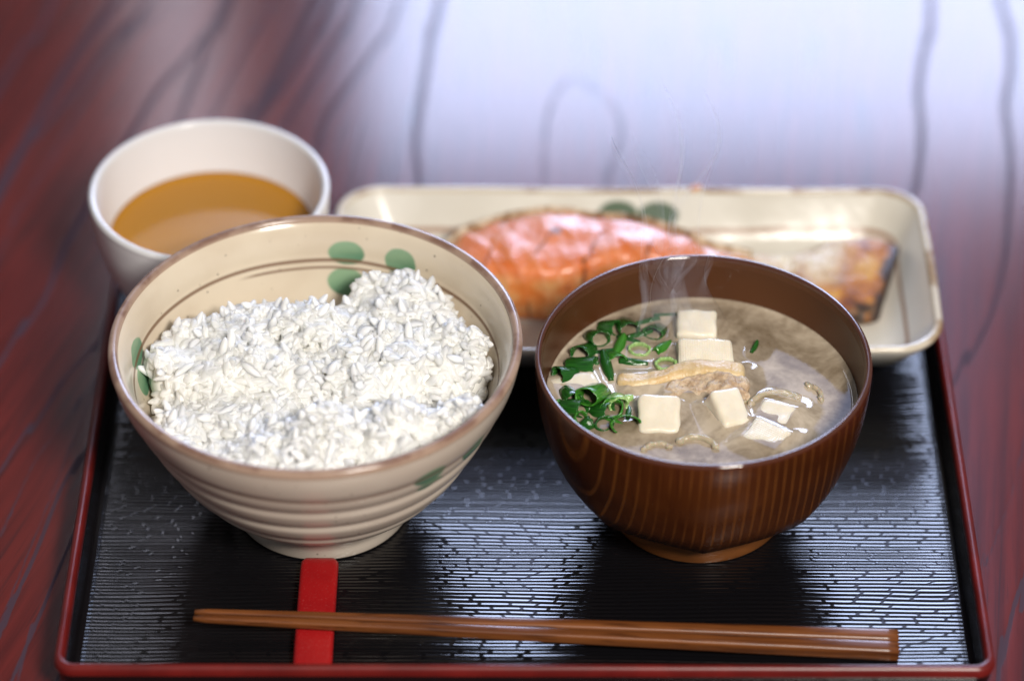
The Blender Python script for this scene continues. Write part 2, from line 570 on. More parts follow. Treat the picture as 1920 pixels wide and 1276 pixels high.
def build_rice_bowl():
    t = empty('rice_bowl', (RB[0], RB[1], 0))
    tag(t, 'cream ceramic bowl with brown lines and green leaves holding white rice', 'bowl')
    outside, inside = ceramic_rice(False), ceramic_rice(True)
    zs = [p[0] for p in RB_EXT][::-1]
    rs = [p[1] for p in RB_EXT][::-1]
    sm = smooth_profile([(r, z) for z, r in RB_EXT], 10)

    def rib(z):  # thrown ribs: grooves at four heights below the painted line
        d = 0
        for zc, dep in ((.0606, .0004), (.0520, .0011), (.0410, .0013), (.0295, .0012), (.0195, .0009)):
            d += dep * math.exp(-((z - zc) / .0020) ** 2)
        return d
    ext = []
    for r, z in sm:
        ext.append((r - rib(z), z))
    lathe('body', [(p[0], p[1]) for p in ext if p[1] <= .0749], outside, t, 192)
    # rim bead, brown and slightly worn
    rm = NT('brown_glazed_rim')
    co = rm.coord()
    x, y, z = rm.sep(co)
    wear = rm.smooth(rm.noise(co, 110, 3), .40, .62)
    top = rm.smooth(z, .0752, .0768)
    c = rm.mix(rm.math('MULTIPLY', top, rm.math('ADD', .35, rm.math('MULTIPLY', wear, .5))), (0.46, 0.33, 0.25), (0.17, 0.085, 0.06))
    rm.set(Base_Color=c, Roughness=.2)
    bead = []
    for k in range(15):
        a = R(-10 + 200 * k / 14)
        bead.append((.0671 + .0017 * math.cos(a), .0755 + .0017 * math.sin(a)))
    bead = [(.0686, .0744)] + bead + [(.0653, .0748)]
    lathe('rim', bead, rm.m, t, 192)
    inn = [(.0664, .0764), (.0652, .0752), (.0643, .0738), (.0634, .0718), (.0626, .0692), (.0618, .0670)] + [(r - .0032 - .0014 * float(np.clip((z - .045) / .02, 0, 1)), z) for r, z in sm[20:] if .020 < z < .066] + [(.034, .0165), (.022, .0130), (.010, .0120), (0, .0118)]
    lathe('inner_wall', inn, inside, t, 192)
    foot = [(.0322, .0142), (.0306, .0118), (.0302, .0085), (.0304, .0052), (.0298, .0043), (.0280, .0042), (.0268, .0050), (.0262, .0105), (.015, .0112), (0, .0112)]
    lathe('foot_ring', foot, outside, t, 128)
    return t


build_rice_bowl()


# ------------------------------------------------------------------ rice
def bowl_inner_r(z):
    zz = [p[0] for p in RB_EXT][::-1]
    rr = [p[1] - .0030 for p in RB_EXT][::-1]
    return np.interp(z, zz, rr)


BX = np.array([-140, -122, -106, -90, -74, -66, -57, -48, -34, -18, -12, 0]) / 1000
BY = np.array([115, 120, 126, 132, 132, 130, 141, 148, 144, 135, 122, 100]) / 1000


def G(x, y, cx, cy, sx, sy, rot=0):
    c, s = math.cos(rot), math.sin(rot)
    dx, dy = x - cx, y - cy
    u, v = c * dx + s * dy, -s * dx + c * dy
    return np.exp(-(u / sx) ** 2 - (v / sy) ** 2)


def rice_h(x, y):
    sg = lambda t: 1 / (1 + np.exp(-np.clip(t, -40, 40)))
    yc = np.interp(x, [-.125, -.105, -.085, -.070, -.055, -.040, -.025, -.010], [.094, .088, .094, .092, .085, .088, .094, .098])
    h = .0572 + .0085 * sg((y - yc) / .0016)
    h = h + .0035 * G(x, y, -.074, .118, .022, .012)
    h = h + .0050 * G(x, y, -.040, .133, .015, .012)
    h = h - .0060 * G(x, y, -.060, .127, .006, .007)
    h = h - .0035 * G(x, y, -.110, .112, .010, .016)
    fy = y - .0680 - .10 * (x + .045)
    fm = np.where(fy > 0, np.exp(-(fy / .0062) ** 2), np.exp(-(fy / .0170) ** 2))
    h = h + .0118 * fm * sg((x + .084) / .0035) * (1 + .25 * np.sin(x * 260))
    h = h + .0030 * G(x, y, -.088, .056, .012, .010)
    h = h - .0045 * G(x, y, -.018, .088, .010, .006)
    rr_ = np.hypot(x - RB[0], y - RB[1])
    h = h - .016 * sg((rr_ - .0565 - .0018 * np.sin(9 * np.arctan2(y - RB[1], x - RB[0]))) / .0010) * sg((y - .074) / .004)
    yb = np.interp(x, BX, BY)
    h = h - .024 * (1 / (1 + np.exp(-(y - yb) / .0013)))
    return h


_crng = np.random.default_rng(5)
CLUMPS = []
for _ in range(120):
    _a, _r = _crng.uniform(0, 2 * math.pi), .064 * math.sqrt(_crng.uniform())
    CLUMPS.append((RB[0] + _r * math.cos(_a), RB[1] + _r * math.sin(_a), _crng.uniform(.0055, .0115), _crng.uniform(.0015, .0042)))
CLUMPS = np.array(CLUMPS)


def rice_n(x, y):
    d2 = ((CLUMPS[:, 0] - x) ** 2 + (CLUMPS[:, 1] - y) ** 2) / CLUMPS[:, 2] ** 2
    s = float(np.max(np.where(d2 < 1, CLUMPS[:, 3] * np.sqrt(np.maximum(1 - d2, 0)), 0))) - .0020
    for f, a in ((60, .0020), (170, .0012)):
        s += a * mnoise.noise(Vector((x * f, y * f, f * .1)))
    return s


def grain_mesh(L, D, bend, nr=9, ns=8, asym=0.0):
    vs, fs = [], []
    for i in range(nr + 1):
        t = i / nr
        xx = -math.cos(math.pi * t)
        rad = max(0, 1 - abs(xx) ** 2.1) ** .58 if 0 < i < nr else 0.12
        rad *= 1 + asym * xx
        for k in range(ns):
            a = 2 * math.pi * k / ns
            vs.append((xx * L / 2, math.cos(a) * rad * D / 2 + bend * (1 - xx * xx), math.sin(a) * rad * D * .42))
    for i in range(nr):
        for k in range(ns):
            k2 = (k + 1) % ns
            fs.append((i * ns + k, i * ns + k2, (i + 1) * ns + k2, (i + 1) * ns + k))
    fs.append(tuple(reversed(range(ns))))
    fs.append(tuple(nr * ns + k for k in range(ns)))
    return np.array(vs), fs


def _rice_mat(name, lo, hi, method, weight):
    n = NT(name)
    rnd = n.node('ShaderNodeObjectInfo').outputs['Random']
    geo = n.node('ShaderNodeNewGeometry').outputs['Random Per Island']
    v = n.math('FRACT', n.math('ADD', rnd, geo))
    n.set(Base_Color=n.mix(v, lo, hi), Roughness=n.math('ADD', .20, n.math('MULTIPLY', v, .14)), IOR=1.42)
    n.b.subsurface_method = method
    n.set(Subsurface_Weight=weight, Subsurface_Radius=(1.0, .95, .82), Subsurface_Scale=.0032 if method == 'BURLEY' else .0022)
    n.bump(n.noise(n.coord(), 700, 2), .10, .0004)
    return n


def build_rice():
    t = empty('rice_mound', (RB[0], RB[1], .0135))
    tag(t, 'loose mound of steamed white rice heaped in the cream bowl', 'rice')
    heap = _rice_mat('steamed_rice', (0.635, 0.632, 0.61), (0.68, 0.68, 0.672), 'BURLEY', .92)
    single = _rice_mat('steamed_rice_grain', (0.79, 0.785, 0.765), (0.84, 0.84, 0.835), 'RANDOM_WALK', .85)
    n = heap
    variants = [grain_mesh(.0080, .0031, .0003), grain_mesh(.0087, .0029, .0006, asym=.12), grain_mesh(.0074, .0032, -.0004, asym=-.1), grain_mesh(.0079, .0030, .0009), grain_mesh(.0062, .0033, .0002, asym=.2)]
    grains = []
    tries = 0
    target = 4600
    while len(grains) < target and tries < 40000:
        tries += 1
        a = random.uniform(0, 2 * math.pi)
        r = .066 * math.sqrt(random.random())
        x, y = RB[0] + r * math.cos(a), RB[1] + r * math.sin(a)
        h = float(rice_h(np.array(x), np.array(y))) + rice_n(x, y)
        e = .0015
        gx = (float(rice_h(np.array(x + e), np.array(y))) - float(rice_h(np.array(x - e), np.array(y)))) / (2 * e)
        gy = (float(rice_h(np.array(x), np.array(y + e))) - float(rice_h(np.array(x), np.array(y - e)))) / (2 * e)
        if h < .043:
            continue
        lay = random.choice((0, 0, 1, 1, 2))
        dz = (-.0002 + random.gauss(0, .0004)) if lay == 0 else (-.0010 if lay == 1 else -.0022) + random.gauss(0, .0005)
        z = h + dz
        lim = float(bowl_inner_r(z)) - .0028
        if r > lim:
            continue
        nrm = Vector((-gx * .8, -gy * .8, 1)).normalized()
        az = random.uniform(0, 2 * math.pi)
        tilt = random.gauss(0, .30)
        if random.random() < .12:
            tilt = random.choice((-1, 1)) * random.uniform(.6, 1.2)
            if lay == 0:
                z += random.uniform(.0003, .0015)
        d = Vector((math.cos(az) * math.cos(tilt), math.sin(az) * math.cos(tilt), math.sin(tilt)))
        q = Vector((0, 0, 1)).rotation_difference(nrm)
        d = q @ d
        side = d.cross(Vector((random.gauss(0, .6), random.gauss(0, .6), 1))).normalized()
        upv = side.cross(d).normalized() * -1
        M = Matrix((d, side, upv)).transposed()
        s = random.uniform(.86, 1.14)
        grains.append((lay, z - h, x, y, z, M, s, random.randrange(len(variants))))
    # a few grains stuck to the bowl wall above the heap
    meshes = []
    for vs, fs in variants:
        me = bpy.data.meshes.new('rice_grain')
        me.from_pydata([tuple(p) for p in vs], [], fs)
        me.polygons.foreach_set('use_smooth', [True] * len(me.polygons))
        me.materials.append(single.m)
        meshes.append(me)
    # those that show largest: uppermost layer, nearest to the camera first
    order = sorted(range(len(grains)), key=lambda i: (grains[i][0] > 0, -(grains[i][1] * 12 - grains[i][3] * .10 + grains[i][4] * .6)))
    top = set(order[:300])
    vs_all, fs_all, base = [], [], 0
    O = Vector(t.location)
    for i, (lay, _, x, y, z, M, s, k) in enumerate(grains):
        p = Vector((x, y, z)) - O
        if i in top:
            o = bpy.data.objects.new('rice_grain', meshes[k])
            COL.objects.link(o)
            o.parent = t
            o.matrix_local = Matrix.Translation(p) @ (M.to_4x4() @ Matrix.Scale(s, 4))
        else:
            vs, fs = variants[k]
            A = np.array(M) * s
            vs_all.append(vs @ A.T + np.array(p))
            fs_all += [tuple(j + base for j in f) for f in fs]
            base += len(vs)
    o = mesh_obj('rice_grains', np.concatenate(vs_all), fs_all, n.m, t)
    o['kind'] = 'stuff'
    # the packed rice inside the heap
    rad = np.linspace(0, 1, 40)
    rings = []
    for q in rad:
        ring = []
        for k in range(96):
            a = 2 * math.pi * k / 96
            r = max(q, .002) * .0625
            x, y = RB[0] + r * math.cos(a), RB[1] + r * math.sin(a)
            h = max(float(rice_h(np.array(x), np.array(y))) + rice_n(x, y) - .0026, .030)
            rm = float(bowl_inner_r(h)) - .0012
            r2 = min(r, rm)
            ring.append((RB[0] + r2 * math.cos(a) - O.x, RB[1] + r2 * math.sin(a) - O.y, h - O.z))
        rings.append(ring)
    v, f = rings_mesh(rings, close_first=True)
    core = _rice_mat('packed_steamed_rice', (0.88, 0.87, 0.82), (0.92, 0.91, 0.87), 'RANDOM_WALK', .0)
    o = mesh_obj('packed_rice', v, f, core.m, t)
    o['kind'] = 'stuff'
    print('grains', len(grains))
    return t


build_rice()

# ------------------------------------------------------------------ soup bowl
SB = (0.0595, 0.095)
SB_EXT = [(.0700, .0561), (.0660, .0561), (.0600, .0557), (.0500, .0545), (.0400, .0522), (.0320, .0499), (.0260, .0466), (.0215, .0428), (.0185, .0393)]
SOUP_Z = 0.053


def build_soup_bowl():
    t = empty('soup_bowl', (SB[0], SB[1], 0))
    tag(t, 'dark brown lacquered wooden bowl with carved facets holding miso soup', 'bowl')

    def wood(name, stripes):
        n = NT(name)
        co = n.coord()
        x, y, z = n.sep(co)
        wv = n.node('ShaderNodeTexWave', wave_type='RINGS', rings_direction='Z', wave_profile='SIN')
        n.put(wv.inputs['Vector'], n.mapping(co, (1, .55, .10), rot=(R(8), R(-14), 0), loc=(.058, .040, 0)))
        wv.inputs['Scale'].default_value = 105
        wv.inputs['Distortion'].default_value = 1.8
        wv.inputs['Detail'].default_value = 2
        wv.inputs['Detail Scale'].default_value = .35
        line = n.math('MULTIPLY', n.smooth(wv.outputs['Fac'], .84, 1.0), n.smooth(n.noise(co, 45, 2), .25, .65))
        fine = n.noise(n.mapping(co, (420, 420, 25)), 1.0, 3, .6)
        tone = n.noise(co, 28, 2)
        if stripes:
            c = n.mix(n.smooth(tone, .3, .7), (0.044, 0.0110, 0.0026), (0.074, 0.0200, 0.0045))
            c = n.mix(n.math('MULTIPLY', n.smooth(fine, .42, .7), .5), c, (0.035, 0.007, 0.002))
            c = n.mix(n.math('MULTIPLY', line, .6), c, (0.20, 0.070, 0.015))
            n.set(Base_Color=c, Roughness=.27, IOR=1.5)
        else:
            c = n.mix(n.smooth(tone, .3, .7), (0.070, 0.0225, 0.0070), (0.088, 0.030, 0.0095))
            c = n.mix(n.math('MULTIPLY', n.smooth(n.noise(co, 2200, 2), .55, .75), .3), c, (0.13, 0.052, 0.02))
            n.set(Base_Color=c, Roughness=.36, IOR=1.5)
        return n.m
    outside, inside = wood('striped_lacquered_wood', True), wood('brown_lacquer_inside', False)
    footm = NT('orange_brown_wood')
    fo = footm.noise(footm.mapping(footm.coord(), (150, 150, 500)), 1.0, 3)
    footm.set(Base_Color=footm.mix(fo, (0.13, 0.042, 0.010), (0.24, 0.085, 0.022)), Roughness=.38)
    sm = smooth_profile([(r, z) for z, r in SB_EXT], 10)

    def facet(a, r, z):
        # eight carved flats, deeper towards the base, one corner towards the front
        k = np.clip((.046 - z) / .026, 0, 1) ** 1.4
        step = 2 * math.pi / 8
        d = ((a + math.pi / 2 + step / 2) % step) - step / 2
        poly = math.cos(step / 2) / math.cos(step / 2 - abs(d))
        edge = (z - .0165)
        # flats run out at different heights: the lower edge dips at each corner
        dip = -.0011 * max(0, 1 - abs(d) / (step / 2)) ** 1.5 * float(np.clip((.024 - z) / .008, 0, 1))
        return r * (1 + k * (poly / .975 - 1) * .55), z + dip
    lathe('body', [p for p in sm if p[1] < .0689], outside, t, 256, wob=facet)
    under = [(.0388, .0185), (.0380, .0176), (.0350, .0158), (.0318, .0146), (.0290, .0144)]
    lathe('underside', under, outside, t, 256, wob=facet)
    rimm = NT('dark_lacquer_rim')
    rimm.set(Base_Color=(0.075, 0.022, 0.010), Roughness=.06, IOR=1.8)
    bead = [(.0561, .0684), (.0561, .0693), (.0559, .0698), (.0556, .0700), (.0551, .07015), (.0546, .0701), (.0542, .0698), (.0540, .0693), (.0539, .0684)]
    lathe('rim', bead, rimm.m, t, 224)
    inn = [(.0539, .0688), (.0536, .0672)] + [(r - .0026, z) for r, z in sm[8:] if z > .022] + [(.0355, .0200), (.020, .0175), (0, .0170)]
    lathe('inner_wall', inn, inside, t, 224)
    foot = [(.0296, .0155), (.0294, .0120), (.0298, .0075), (.0303, .0048), (.0298, .0042), (.0282, .0042), (.0272, .0050), (.0268, .012), (0, .0125)]
    lathe('foot_ring', foot, footm.m, t, 160)
    return t


build_soup_bowl()

# ------------------------------------------------------------------ what floats in the soup
def tofu_mat(cloth):
    n = NT('tofu_cloth_marked' if cloth else 'tofu_smooth_cut')
    co = n.coord()
    tone = n.noise(co, 120, 3)
    c = n.mix(n.smooth(tone, .3, .7), (0.75, 0.675, 0.54), (0.83, 0.765, 0.64))
    n.set(Base_Color=c, Roughness=.20, IOR=1.42, Subsurface_Weight=.45, Subsurface_Radius=(1.0, .75, .5), Subsurface_Scale=.002)
    if cloth:
        x, y, z = n.sep(co)
        w = n.math('ADD', n.math('SINE', n.math('MULTIPLY', n.math('ADD', x, n.math('MULTIPLY', tone, .0008)), 7500)), n.math('SINE', n.math('MULTIPLY', n.math('ADD', y, z), 7500)))
        n.bump(n.math('ADD', n.math('MULTIPLY', w, .5), n.noise(co, 900, 3)), .4, .0002)
    else:
        pits = n.smooth(n.voronoi(co, 420), .0, .22)
        n.bump(n.math('ADD', n.math('MULTIPLY', n.noise(co, 700, 4, .65), .9), n.math('MULTIPLY', pits, .5)), .35, .0004)
    return n.m


TOFU_S, TOFU_C = tofu_mat(False), tofu_mat(True)
FOOT = []   # waterline footprints (x, y, hx, hy, rot, lift)


def tofu(x, y, z, size, rot, cloth, label, wet=True, seed=0, rad=.0015):
    v, f = rbox(*size, rad, 12, amp=.00050, seed=seed, freq=210)
    o = mesh_obj('tofu_cube', v, f, TOFU_C if cloth else TOFU_S)
    o.location = (x, y, z)
    o.rotation_euler = tuple(R(a) for a in rot)
    tag(o, label, 'tofu', 'tofu cubes in the miso soup')
    if wet:
        FOOT.append((x, y, size[0] / 2 * .98, size[1] / 2 * .98, R(rot[2]), 1.0))
    return o


S = SOUP_Z
tofu(.0590, .1290, S - .0005, (.0138, .0120, .0130), (14, 0, -2), False, 'plain tofu cube standing at the back of the miso soup', seed=1)
tofu(.0612, .1142, S - .0010, (.0190, .0120, .0125), (22, 3, 2), True, 'wide cloth-marked tofu cube just behind the fried tofu strip', seed=2)
tofu(.0815, .1095, S - .0076, (.0130, .0120, .0130), (8, 2, -10), False, 'sunken tofu cube beside the small green bit at the right', wet=False, seed=3)
tofu(.0175, .0985, S - .0045, (.0165, .0130, .0125), (6, -3, 18), False, 'tofu cube leaning on the bowl wall among green onions at left', seed=4)
tofu(.0447, .0835, S - .0015, (.0140, .0142, .0135), (26, 0, -1), False, 'square tofu cube with one small hole beside the green onion ring', seed=5)
tofu(.0672, .0860, S - .0005, (.0112, .0145, .0110), (24, 12, 28), False, 'small tilted tofu cube standing highest in the middle of the soup', seed=6)
tofu(.0570, .0815, S - .0074, (.0110, .0130, .0130), (12, 0, 22), False, 'sunken tofu cube leaning under the tilted one', wet=False, seed=7)
tofu(.0838, .0850, S - .0046, (.0120, .0110, .0130), (6, 0, -24), False, 'tofu cube just under the surface at the right of the soup', wet=False, seed=8)
tofu(.0800, .0735, S - .0043, (.0140, .0120, .0130), (8, 4, -34), True, 'cloth-marked tofu cube by the front right wall of the bowl', seed=9)
FOOT.append((.0838, .0850, .006, .0055, R(-24), .9))


def build_fried_tofu():
    t = empty('fried_tofu_strip', (.0530, .1015, S - .002), R(5))
    tag(t, 'golden strip of fried tofu lying across the middle of the soup', 'fried tofu')
    sk = NT('fried_tofu_skin')
    co = sk.coord()
    tn = sk.noise(co, 160, 4, .6)
    sk.set(Base_Color=sk.mix(sk.smooth(tn, .3, .7), (0.60, 0.40, 0.17), (0.72, 0.56, 0.33)), Roughness=.3, Subsurface_Weight=.3, Subsurface_Radius=(1, .7, .4), Subsurface_Scale=.002)
    sk.bump(sk.math('ADD', sk.noise(co, 420, 4, .65), sk.math('MULTIPLY', sk.noise(co, 1400, 2), .4)), .6, .0007)
    sp = NT('fried_tofu_inside')
    co = sp.coord()
    tn = sp.noise(co, 260, 5, .7)
    sp.set(Base_Color=sp.mix(sp.smooth(tn, .35, .65), (0.47, 0.32, 0.20), (0.70, 0.56, 0.40)), Roughness=.35, Subsurface_Weight=.3, Subsurface_Radius=(1, .7, .4), Subsurface_Scale=.002)
    sp.bump(sp.math('ADD', sp.noise(co, 500, 5, .7), sp.math('MULTIPLY', sp.voronoi(co, 380), .8)), .9, .0011)

    def bend(p, k):
        x, y, z = p
        return (x, y + k * x * x + .0012 * math.sin(x * 210 + 1), z + .0010 * math.sin(x * 170) + .05 * max(0, x) - .16 * max(0, -x - .010))
    v, f = rbox(.0435, .0080, .0078, .0026, 26, amp=.0007, seed=3, freq=240)
    a = mesh_obj('fried_skin', [bend(p, -1.5) for p in v], f, sk.m, t)
    a.location = (0, .0028, .0022)
    v, f = rbox(.0300, .0095, .0078, .0028, 26, amp=.0012, seed=8, freq=380)
    b = mesh_obj('spongy_inside', [bend(p, -2.0) for p in v], f, sp.m, t)
    b.location = (.0072, -.0040, .0016)
    b.rotation_euler = (R(14), 0, R(-5))
    FOOT.append((.0540, .1030, .0200, .0036, R(5), 1.0))
    FOOT.append((.0602, .0988, .0135, .0042, R(2), 1.0))


build_fried_tofu()


def onion_mat(name, dark, light, inner):
    n = NT(name)
    co = n.coord()
    x, y, z = n.sep(co)
    ang = n.math('ARCTAN2', y, x)
    fib = n.noise(n.comb(n.math('MULTIPLY', ang, 9), n.math('MULTIPLY', z, 160), 0.0), 1.0, 3)
    c = n.mix(n.smooth(fib, .3, .7), dark, light)
    n.set(Base_Color=c, Roughness=.13, IOR=1.5, Subsurface_Weight=.15, Subsurface_Radius=(.4, 1, .2), Subsurface_Scale=.001)
    n.bump(fib, .35, .0004)
    return n.m


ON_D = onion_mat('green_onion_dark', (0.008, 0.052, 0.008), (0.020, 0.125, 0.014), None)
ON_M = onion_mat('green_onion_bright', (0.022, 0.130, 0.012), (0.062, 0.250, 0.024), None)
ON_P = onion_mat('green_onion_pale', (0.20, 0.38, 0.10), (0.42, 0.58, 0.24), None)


def onion_ring(rad, hgt, wall, oval, mat, slit=0.0, slant=0.0, nseg=40):
    """a slice of hollow onion leaf; slit>0 leaves it open like a curl"""
    name = 'green_onion_slice'
    span = 2 * math.pi * (1 - slit)
    closed = slit == 0
    m = nseg if closed else nseg + 1
    vs, fs = [], []
    sec = [(1, -1), (1, 1), (.5, 1.12), (0, 1), (0, -1), (.5, -1.12)]
    for k in range(m):
        a = span * k / nseg
        wob = 1 + .05 * math.sin(2 * a + rad * 9000) + .03 * math.sin(5 * a)
        for q, (u, w) in enumerate(sec):
            r = (rad - wall * (1 - u)) * wob
            x, y = r * math.cos(a), r * math.sin(a) * oval
            vs.append((x, y, w * hgt / 2 + slant * x + .0002 * math.sin(7 * a)))
    c = len(sec)
    for k in range(nseg):
        k2 = (k + 1) % m
        for q in range(c):
            q2 = (q + 1) % c
            fs.append((k * c + q, k2 * c + q, k2 * c + q2, k * c + q2))
    if not closed:
        fs.append(tuple(range(c)))
        fs.append(tuple(reversed([(m - 1) * c + q for q in range(c)])))
    return fix_normals(mesh_obj(name, vs, fs, mat))


def onion_strip(L, W, T, curl, mat):
    """a flat length cut from a leaf, a little folded along its middle"""
    vs, fs = [], []
    nl, nw = 14, 8
    for side in (1, -1):
        for i in range(nl + 1):
            u = i / nl
            taper = math.sin(math.pi * min(max(u, .04), .96)) ** .22
            for j in range(nw + 1):
                w = (j / nw - .5) * 2
                vs.append(((u - .5) * L, w * W / 2 * taper, -abs(w) ** 1.6 * W * .35 + curl * ((u - .5) * 2) ** 2 + side * T / 2 * (1 - abs(w) ** 4 * .6)))
    N = (nl + 1) * (nw + 1)
    for i in range(nl):
        for j in range(nw):
            a = i * (nw + 1) + j
            q = (a, a + nw + 1, a + nw + 2, a + 1)
            fs.append(q)
            fs.append(tuple(N + s for s in reversed(q)))
    rim = [j for j in range(nw + 1)] + [i * (nw + 1) + nw for i in range(1, nl + 1)] + [nl * (nw + 1) + j for j in range(nw - 1, -1, -1)] + [i * (nw + 1) for i in range(nl - 1, 0, -1)]
    for a, b in zip(rim, rim[1:] + rim[:1]):
        fs.append((a, b, N + b, N + a))
    return fix_normals(mesh_obj('green_onion_slice', vs, fs, mat))


# x, y (mm), shape, size, tilt, heading, lift (mm), shade, label
ONIONS = [
 (29.1, 85.6, 'ring', (3.5, 3.4, .75, .92, 0), (20, -6), 10, 0.6, 'M', 'round hollow green onion ring facing up beside the square tofu cube'),
 (22.8, 92.0, 'ring', (3.6, 6.4, .8, .75, 0), (62, 10), -38, 2.2, 'M', 'big upright tube of green onion in front of the leaning tofu cube'),
 (33.2, 77.6, 'ring', (4.6, 3.2, .8, .55, .35), (48, 0), 8, 1.2, 'M', 'curled green onion slice standing by the front wall of the bowl'),
 (27.8, 108.5, 'strip', (12.5, 3.0, .7, -.4), (6, 10), -80, 1.9, 'D', 'long dark green onion strip lying above the leaning tofu cube'),
 (32.4, 119.5, 'strip', (9.0, 3.0, .7, .3), (10, -12), 72, 1.4, 'M', 'light green onion strip behind the long dark one'),
 (47.9, 109.6, 'disc', (3.4, 1.6, 1.0, .72, 0), (4, 0), 6, .7, 'P', 'pale ribbed green onion slice at the left end of the wide tofu cube'),
 (37.0, 111.6, 'strip', (9.0, 3.6, 1.0, -.3), (4, 4), -8, .8, 'D', 'flat dark green onion strip left of the pale ribbed slice'),
 (33.6, 92.3, 'strip', (5.2, 3.2, 1.4, -.3), (0, 0), 12, .8, 'P', 'yellow green onion bud just above the hollow ring'),
 (30.9, 89.4, 'ring', (3.0, 2.6, .9, .8, 0), (74, 0), 15, .8, 'P', 'pale fluted green onion slice behind the hollow ring'),
 (16.3, 86.8, 'ring', (3.2, 4.6, .8, .8, 0), (70, 0), 58, .7, 'D', 'dark shiny onion slice left of the upright tube'),
 (15.2, 92.6, 'ring', (2.8, 4.4, .8, .8, 0), (72, 0), 20, .6, 'D', 'dark onion slice touching the front of the leaning tofu cube'),
 (18.2, 81.6, 'ring', (2.3, 3.0, .7, .85, 0), (40, 0), 40, .4, 'M', 'small bright onion slice by the left wall near the hollow ring'),
 (20.6, 78.4, 'ring', (2.2, 2.4, .7, .85, 0), (55, 0), 110, .3, 'D', 'tiny dark onion slice touching the front left wall'),
 (12.0, 91.2, 'strip', (4.2, 3.0, .8, .2), (0, 20), 60, .5, 'M', 'green onion shred against the left wall of the bowl'),
 (19.2, 109.6, 'ring', (3.4, 5.4, .8, .6, 0), (76, 0), 76, .2, 'D', 'dark onion slice left of the long dark strip'),
 (14.2, 104.4, 'ring', (3.3, 4.2, .8, .65, 0), (68, 0), -60, .3, 'D', 'dark onion slice behind the leaning tofu cube by the wall'),
 (24.6, 124.5, 'ring', (3.3, 4.0, .8, .7, 0), (60, 0), 30, .2, 'D', 'dark onion slice at the back left where the steam starts'),
 (20.4, 116.8, 'ring', (3.4, 4.4, .8, .7, 0), (64, 0), -30, .0, 'D', 'dark onion slice halfway along the back left wall'),
 (35.0, 130.3, 'ring', (3.4, 4.8, .8, .65, 0), (66, 0), 16, .2, 'D', 'dark onion slice under the steam left of the back tofu cube'),
 (42.4, 134.2, 'strip', (8.0, 3.6, .9, .2), (0, 0), 24, .3, 'D', 'dark onion strip farthest back near the bowl wall'),
 (47.4, 120.3, 'strip', (7.6, 3.8, .9, -.3), (0, 10), 48, .9, 'M', 'green onion strip touching the left side of the back tofu cubes'),
 (39.6, 126.6, 'strip', (8.5, 3.6, .9, .3), (8, 0), 22, .4, 'D', 'dark onion strip in the middle of the back left cluster'),
 (39.2, 117.8, 'ring', (3.2, 3.0, .8, .8, 0), (10, 0), 0, -.3, 'P', 'pale half sunken onion ring above the flat dark strip'),
 (34.6, 84.6, 'strip', (7.0, 3.6, .9, -.3), (0, 0), 84, .1, 'D', 'sunken dark onion strip between the hollow ring and the square tofu'),
 (78.4, 119.4, 'strip', (5.4, 1.6, .7, .2), (0, -8), 66, .7, 'D', 'single small green bit alone at the right of the soup'),
 (29.0, 130.4, 'ring', (2.9, 3.6, .8, .7, 0), (66, 0), 60, -.1, 'D', 'dark onion slice against the back left wall of the bowl'),
 (16.8, 112.8, 'strip', (7.5, 3.8, .9, .2), (0, 8), 40, -.1, 'D', 'dark onion strip pressed along the left wall behind the leaning tofu'),
 (30.4, 113.6, 'ring', (3.0, 4.0, .8, .7, 0), (66, 0), 20, -.4, 'M', 'half sunken green onion slice between the light strip and the flat strip'),
 (27.2, 117.6, 'strip', (8.0, 3.8, .9, .2), (0, 0), 14, .1, 'D', 'dark onion strip crossing behind the top of the long dark strip'),
 (35.6, 124.0, 'strip', (7.5, 3.8, .9, .2), (4, 0), -24, .1, 'D', 'dark onion strip under the steam behind the half sunken ring'),
 (45.0, 128.6, 'ring', (3.1, 4.2, .8, .65, 0), (64, 0), -20, -.1, 'D', 'dark onion slice left of the back tofu cube'),
 (48.8, 137.6, 'strip', (7.5, 3.4, .9, .2), (0, 0), 4, .0, 'D', 'dark onion strip touching the wall behind the back tofu cube'),
 (25.4, 86.0, 'ring', (3.0, 4.0, .8, .7, 0), (64, 0), 60, -.2, 'D', 'half sunken dark onion slice between the upright tube and the hollow ring'),
 (30.4, 80.6, 'strip', (6.5, 3.6, .9, .2), (0, 10), -30, .1, 'M', 'bright green onion strip in front of the hollow ring'),
 (26.4, 79.0, 'ring', (3.0, 2.4, .7, .8, 0), (20, 0), 30, -.2, 'D', 'half sunken onion ring in the front left corner below the hollow ring'),
]
MM = {'D': ON_D, 'M': ON_M, 'P': ON_P}
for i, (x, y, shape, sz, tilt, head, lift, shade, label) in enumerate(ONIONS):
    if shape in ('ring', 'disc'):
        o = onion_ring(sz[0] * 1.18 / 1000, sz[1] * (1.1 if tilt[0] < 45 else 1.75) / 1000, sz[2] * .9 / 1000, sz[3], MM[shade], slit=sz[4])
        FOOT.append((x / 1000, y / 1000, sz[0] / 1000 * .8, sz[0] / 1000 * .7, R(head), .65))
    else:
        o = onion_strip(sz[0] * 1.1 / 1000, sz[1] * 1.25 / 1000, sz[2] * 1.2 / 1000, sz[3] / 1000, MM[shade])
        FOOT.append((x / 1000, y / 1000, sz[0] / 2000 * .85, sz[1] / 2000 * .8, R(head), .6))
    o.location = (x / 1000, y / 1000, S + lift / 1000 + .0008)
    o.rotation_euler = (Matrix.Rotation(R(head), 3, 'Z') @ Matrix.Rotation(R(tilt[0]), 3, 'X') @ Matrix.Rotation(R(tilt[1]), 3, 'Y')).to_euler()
    tag(o, label, 'green onion', 'chopped green onions floating in the soup')

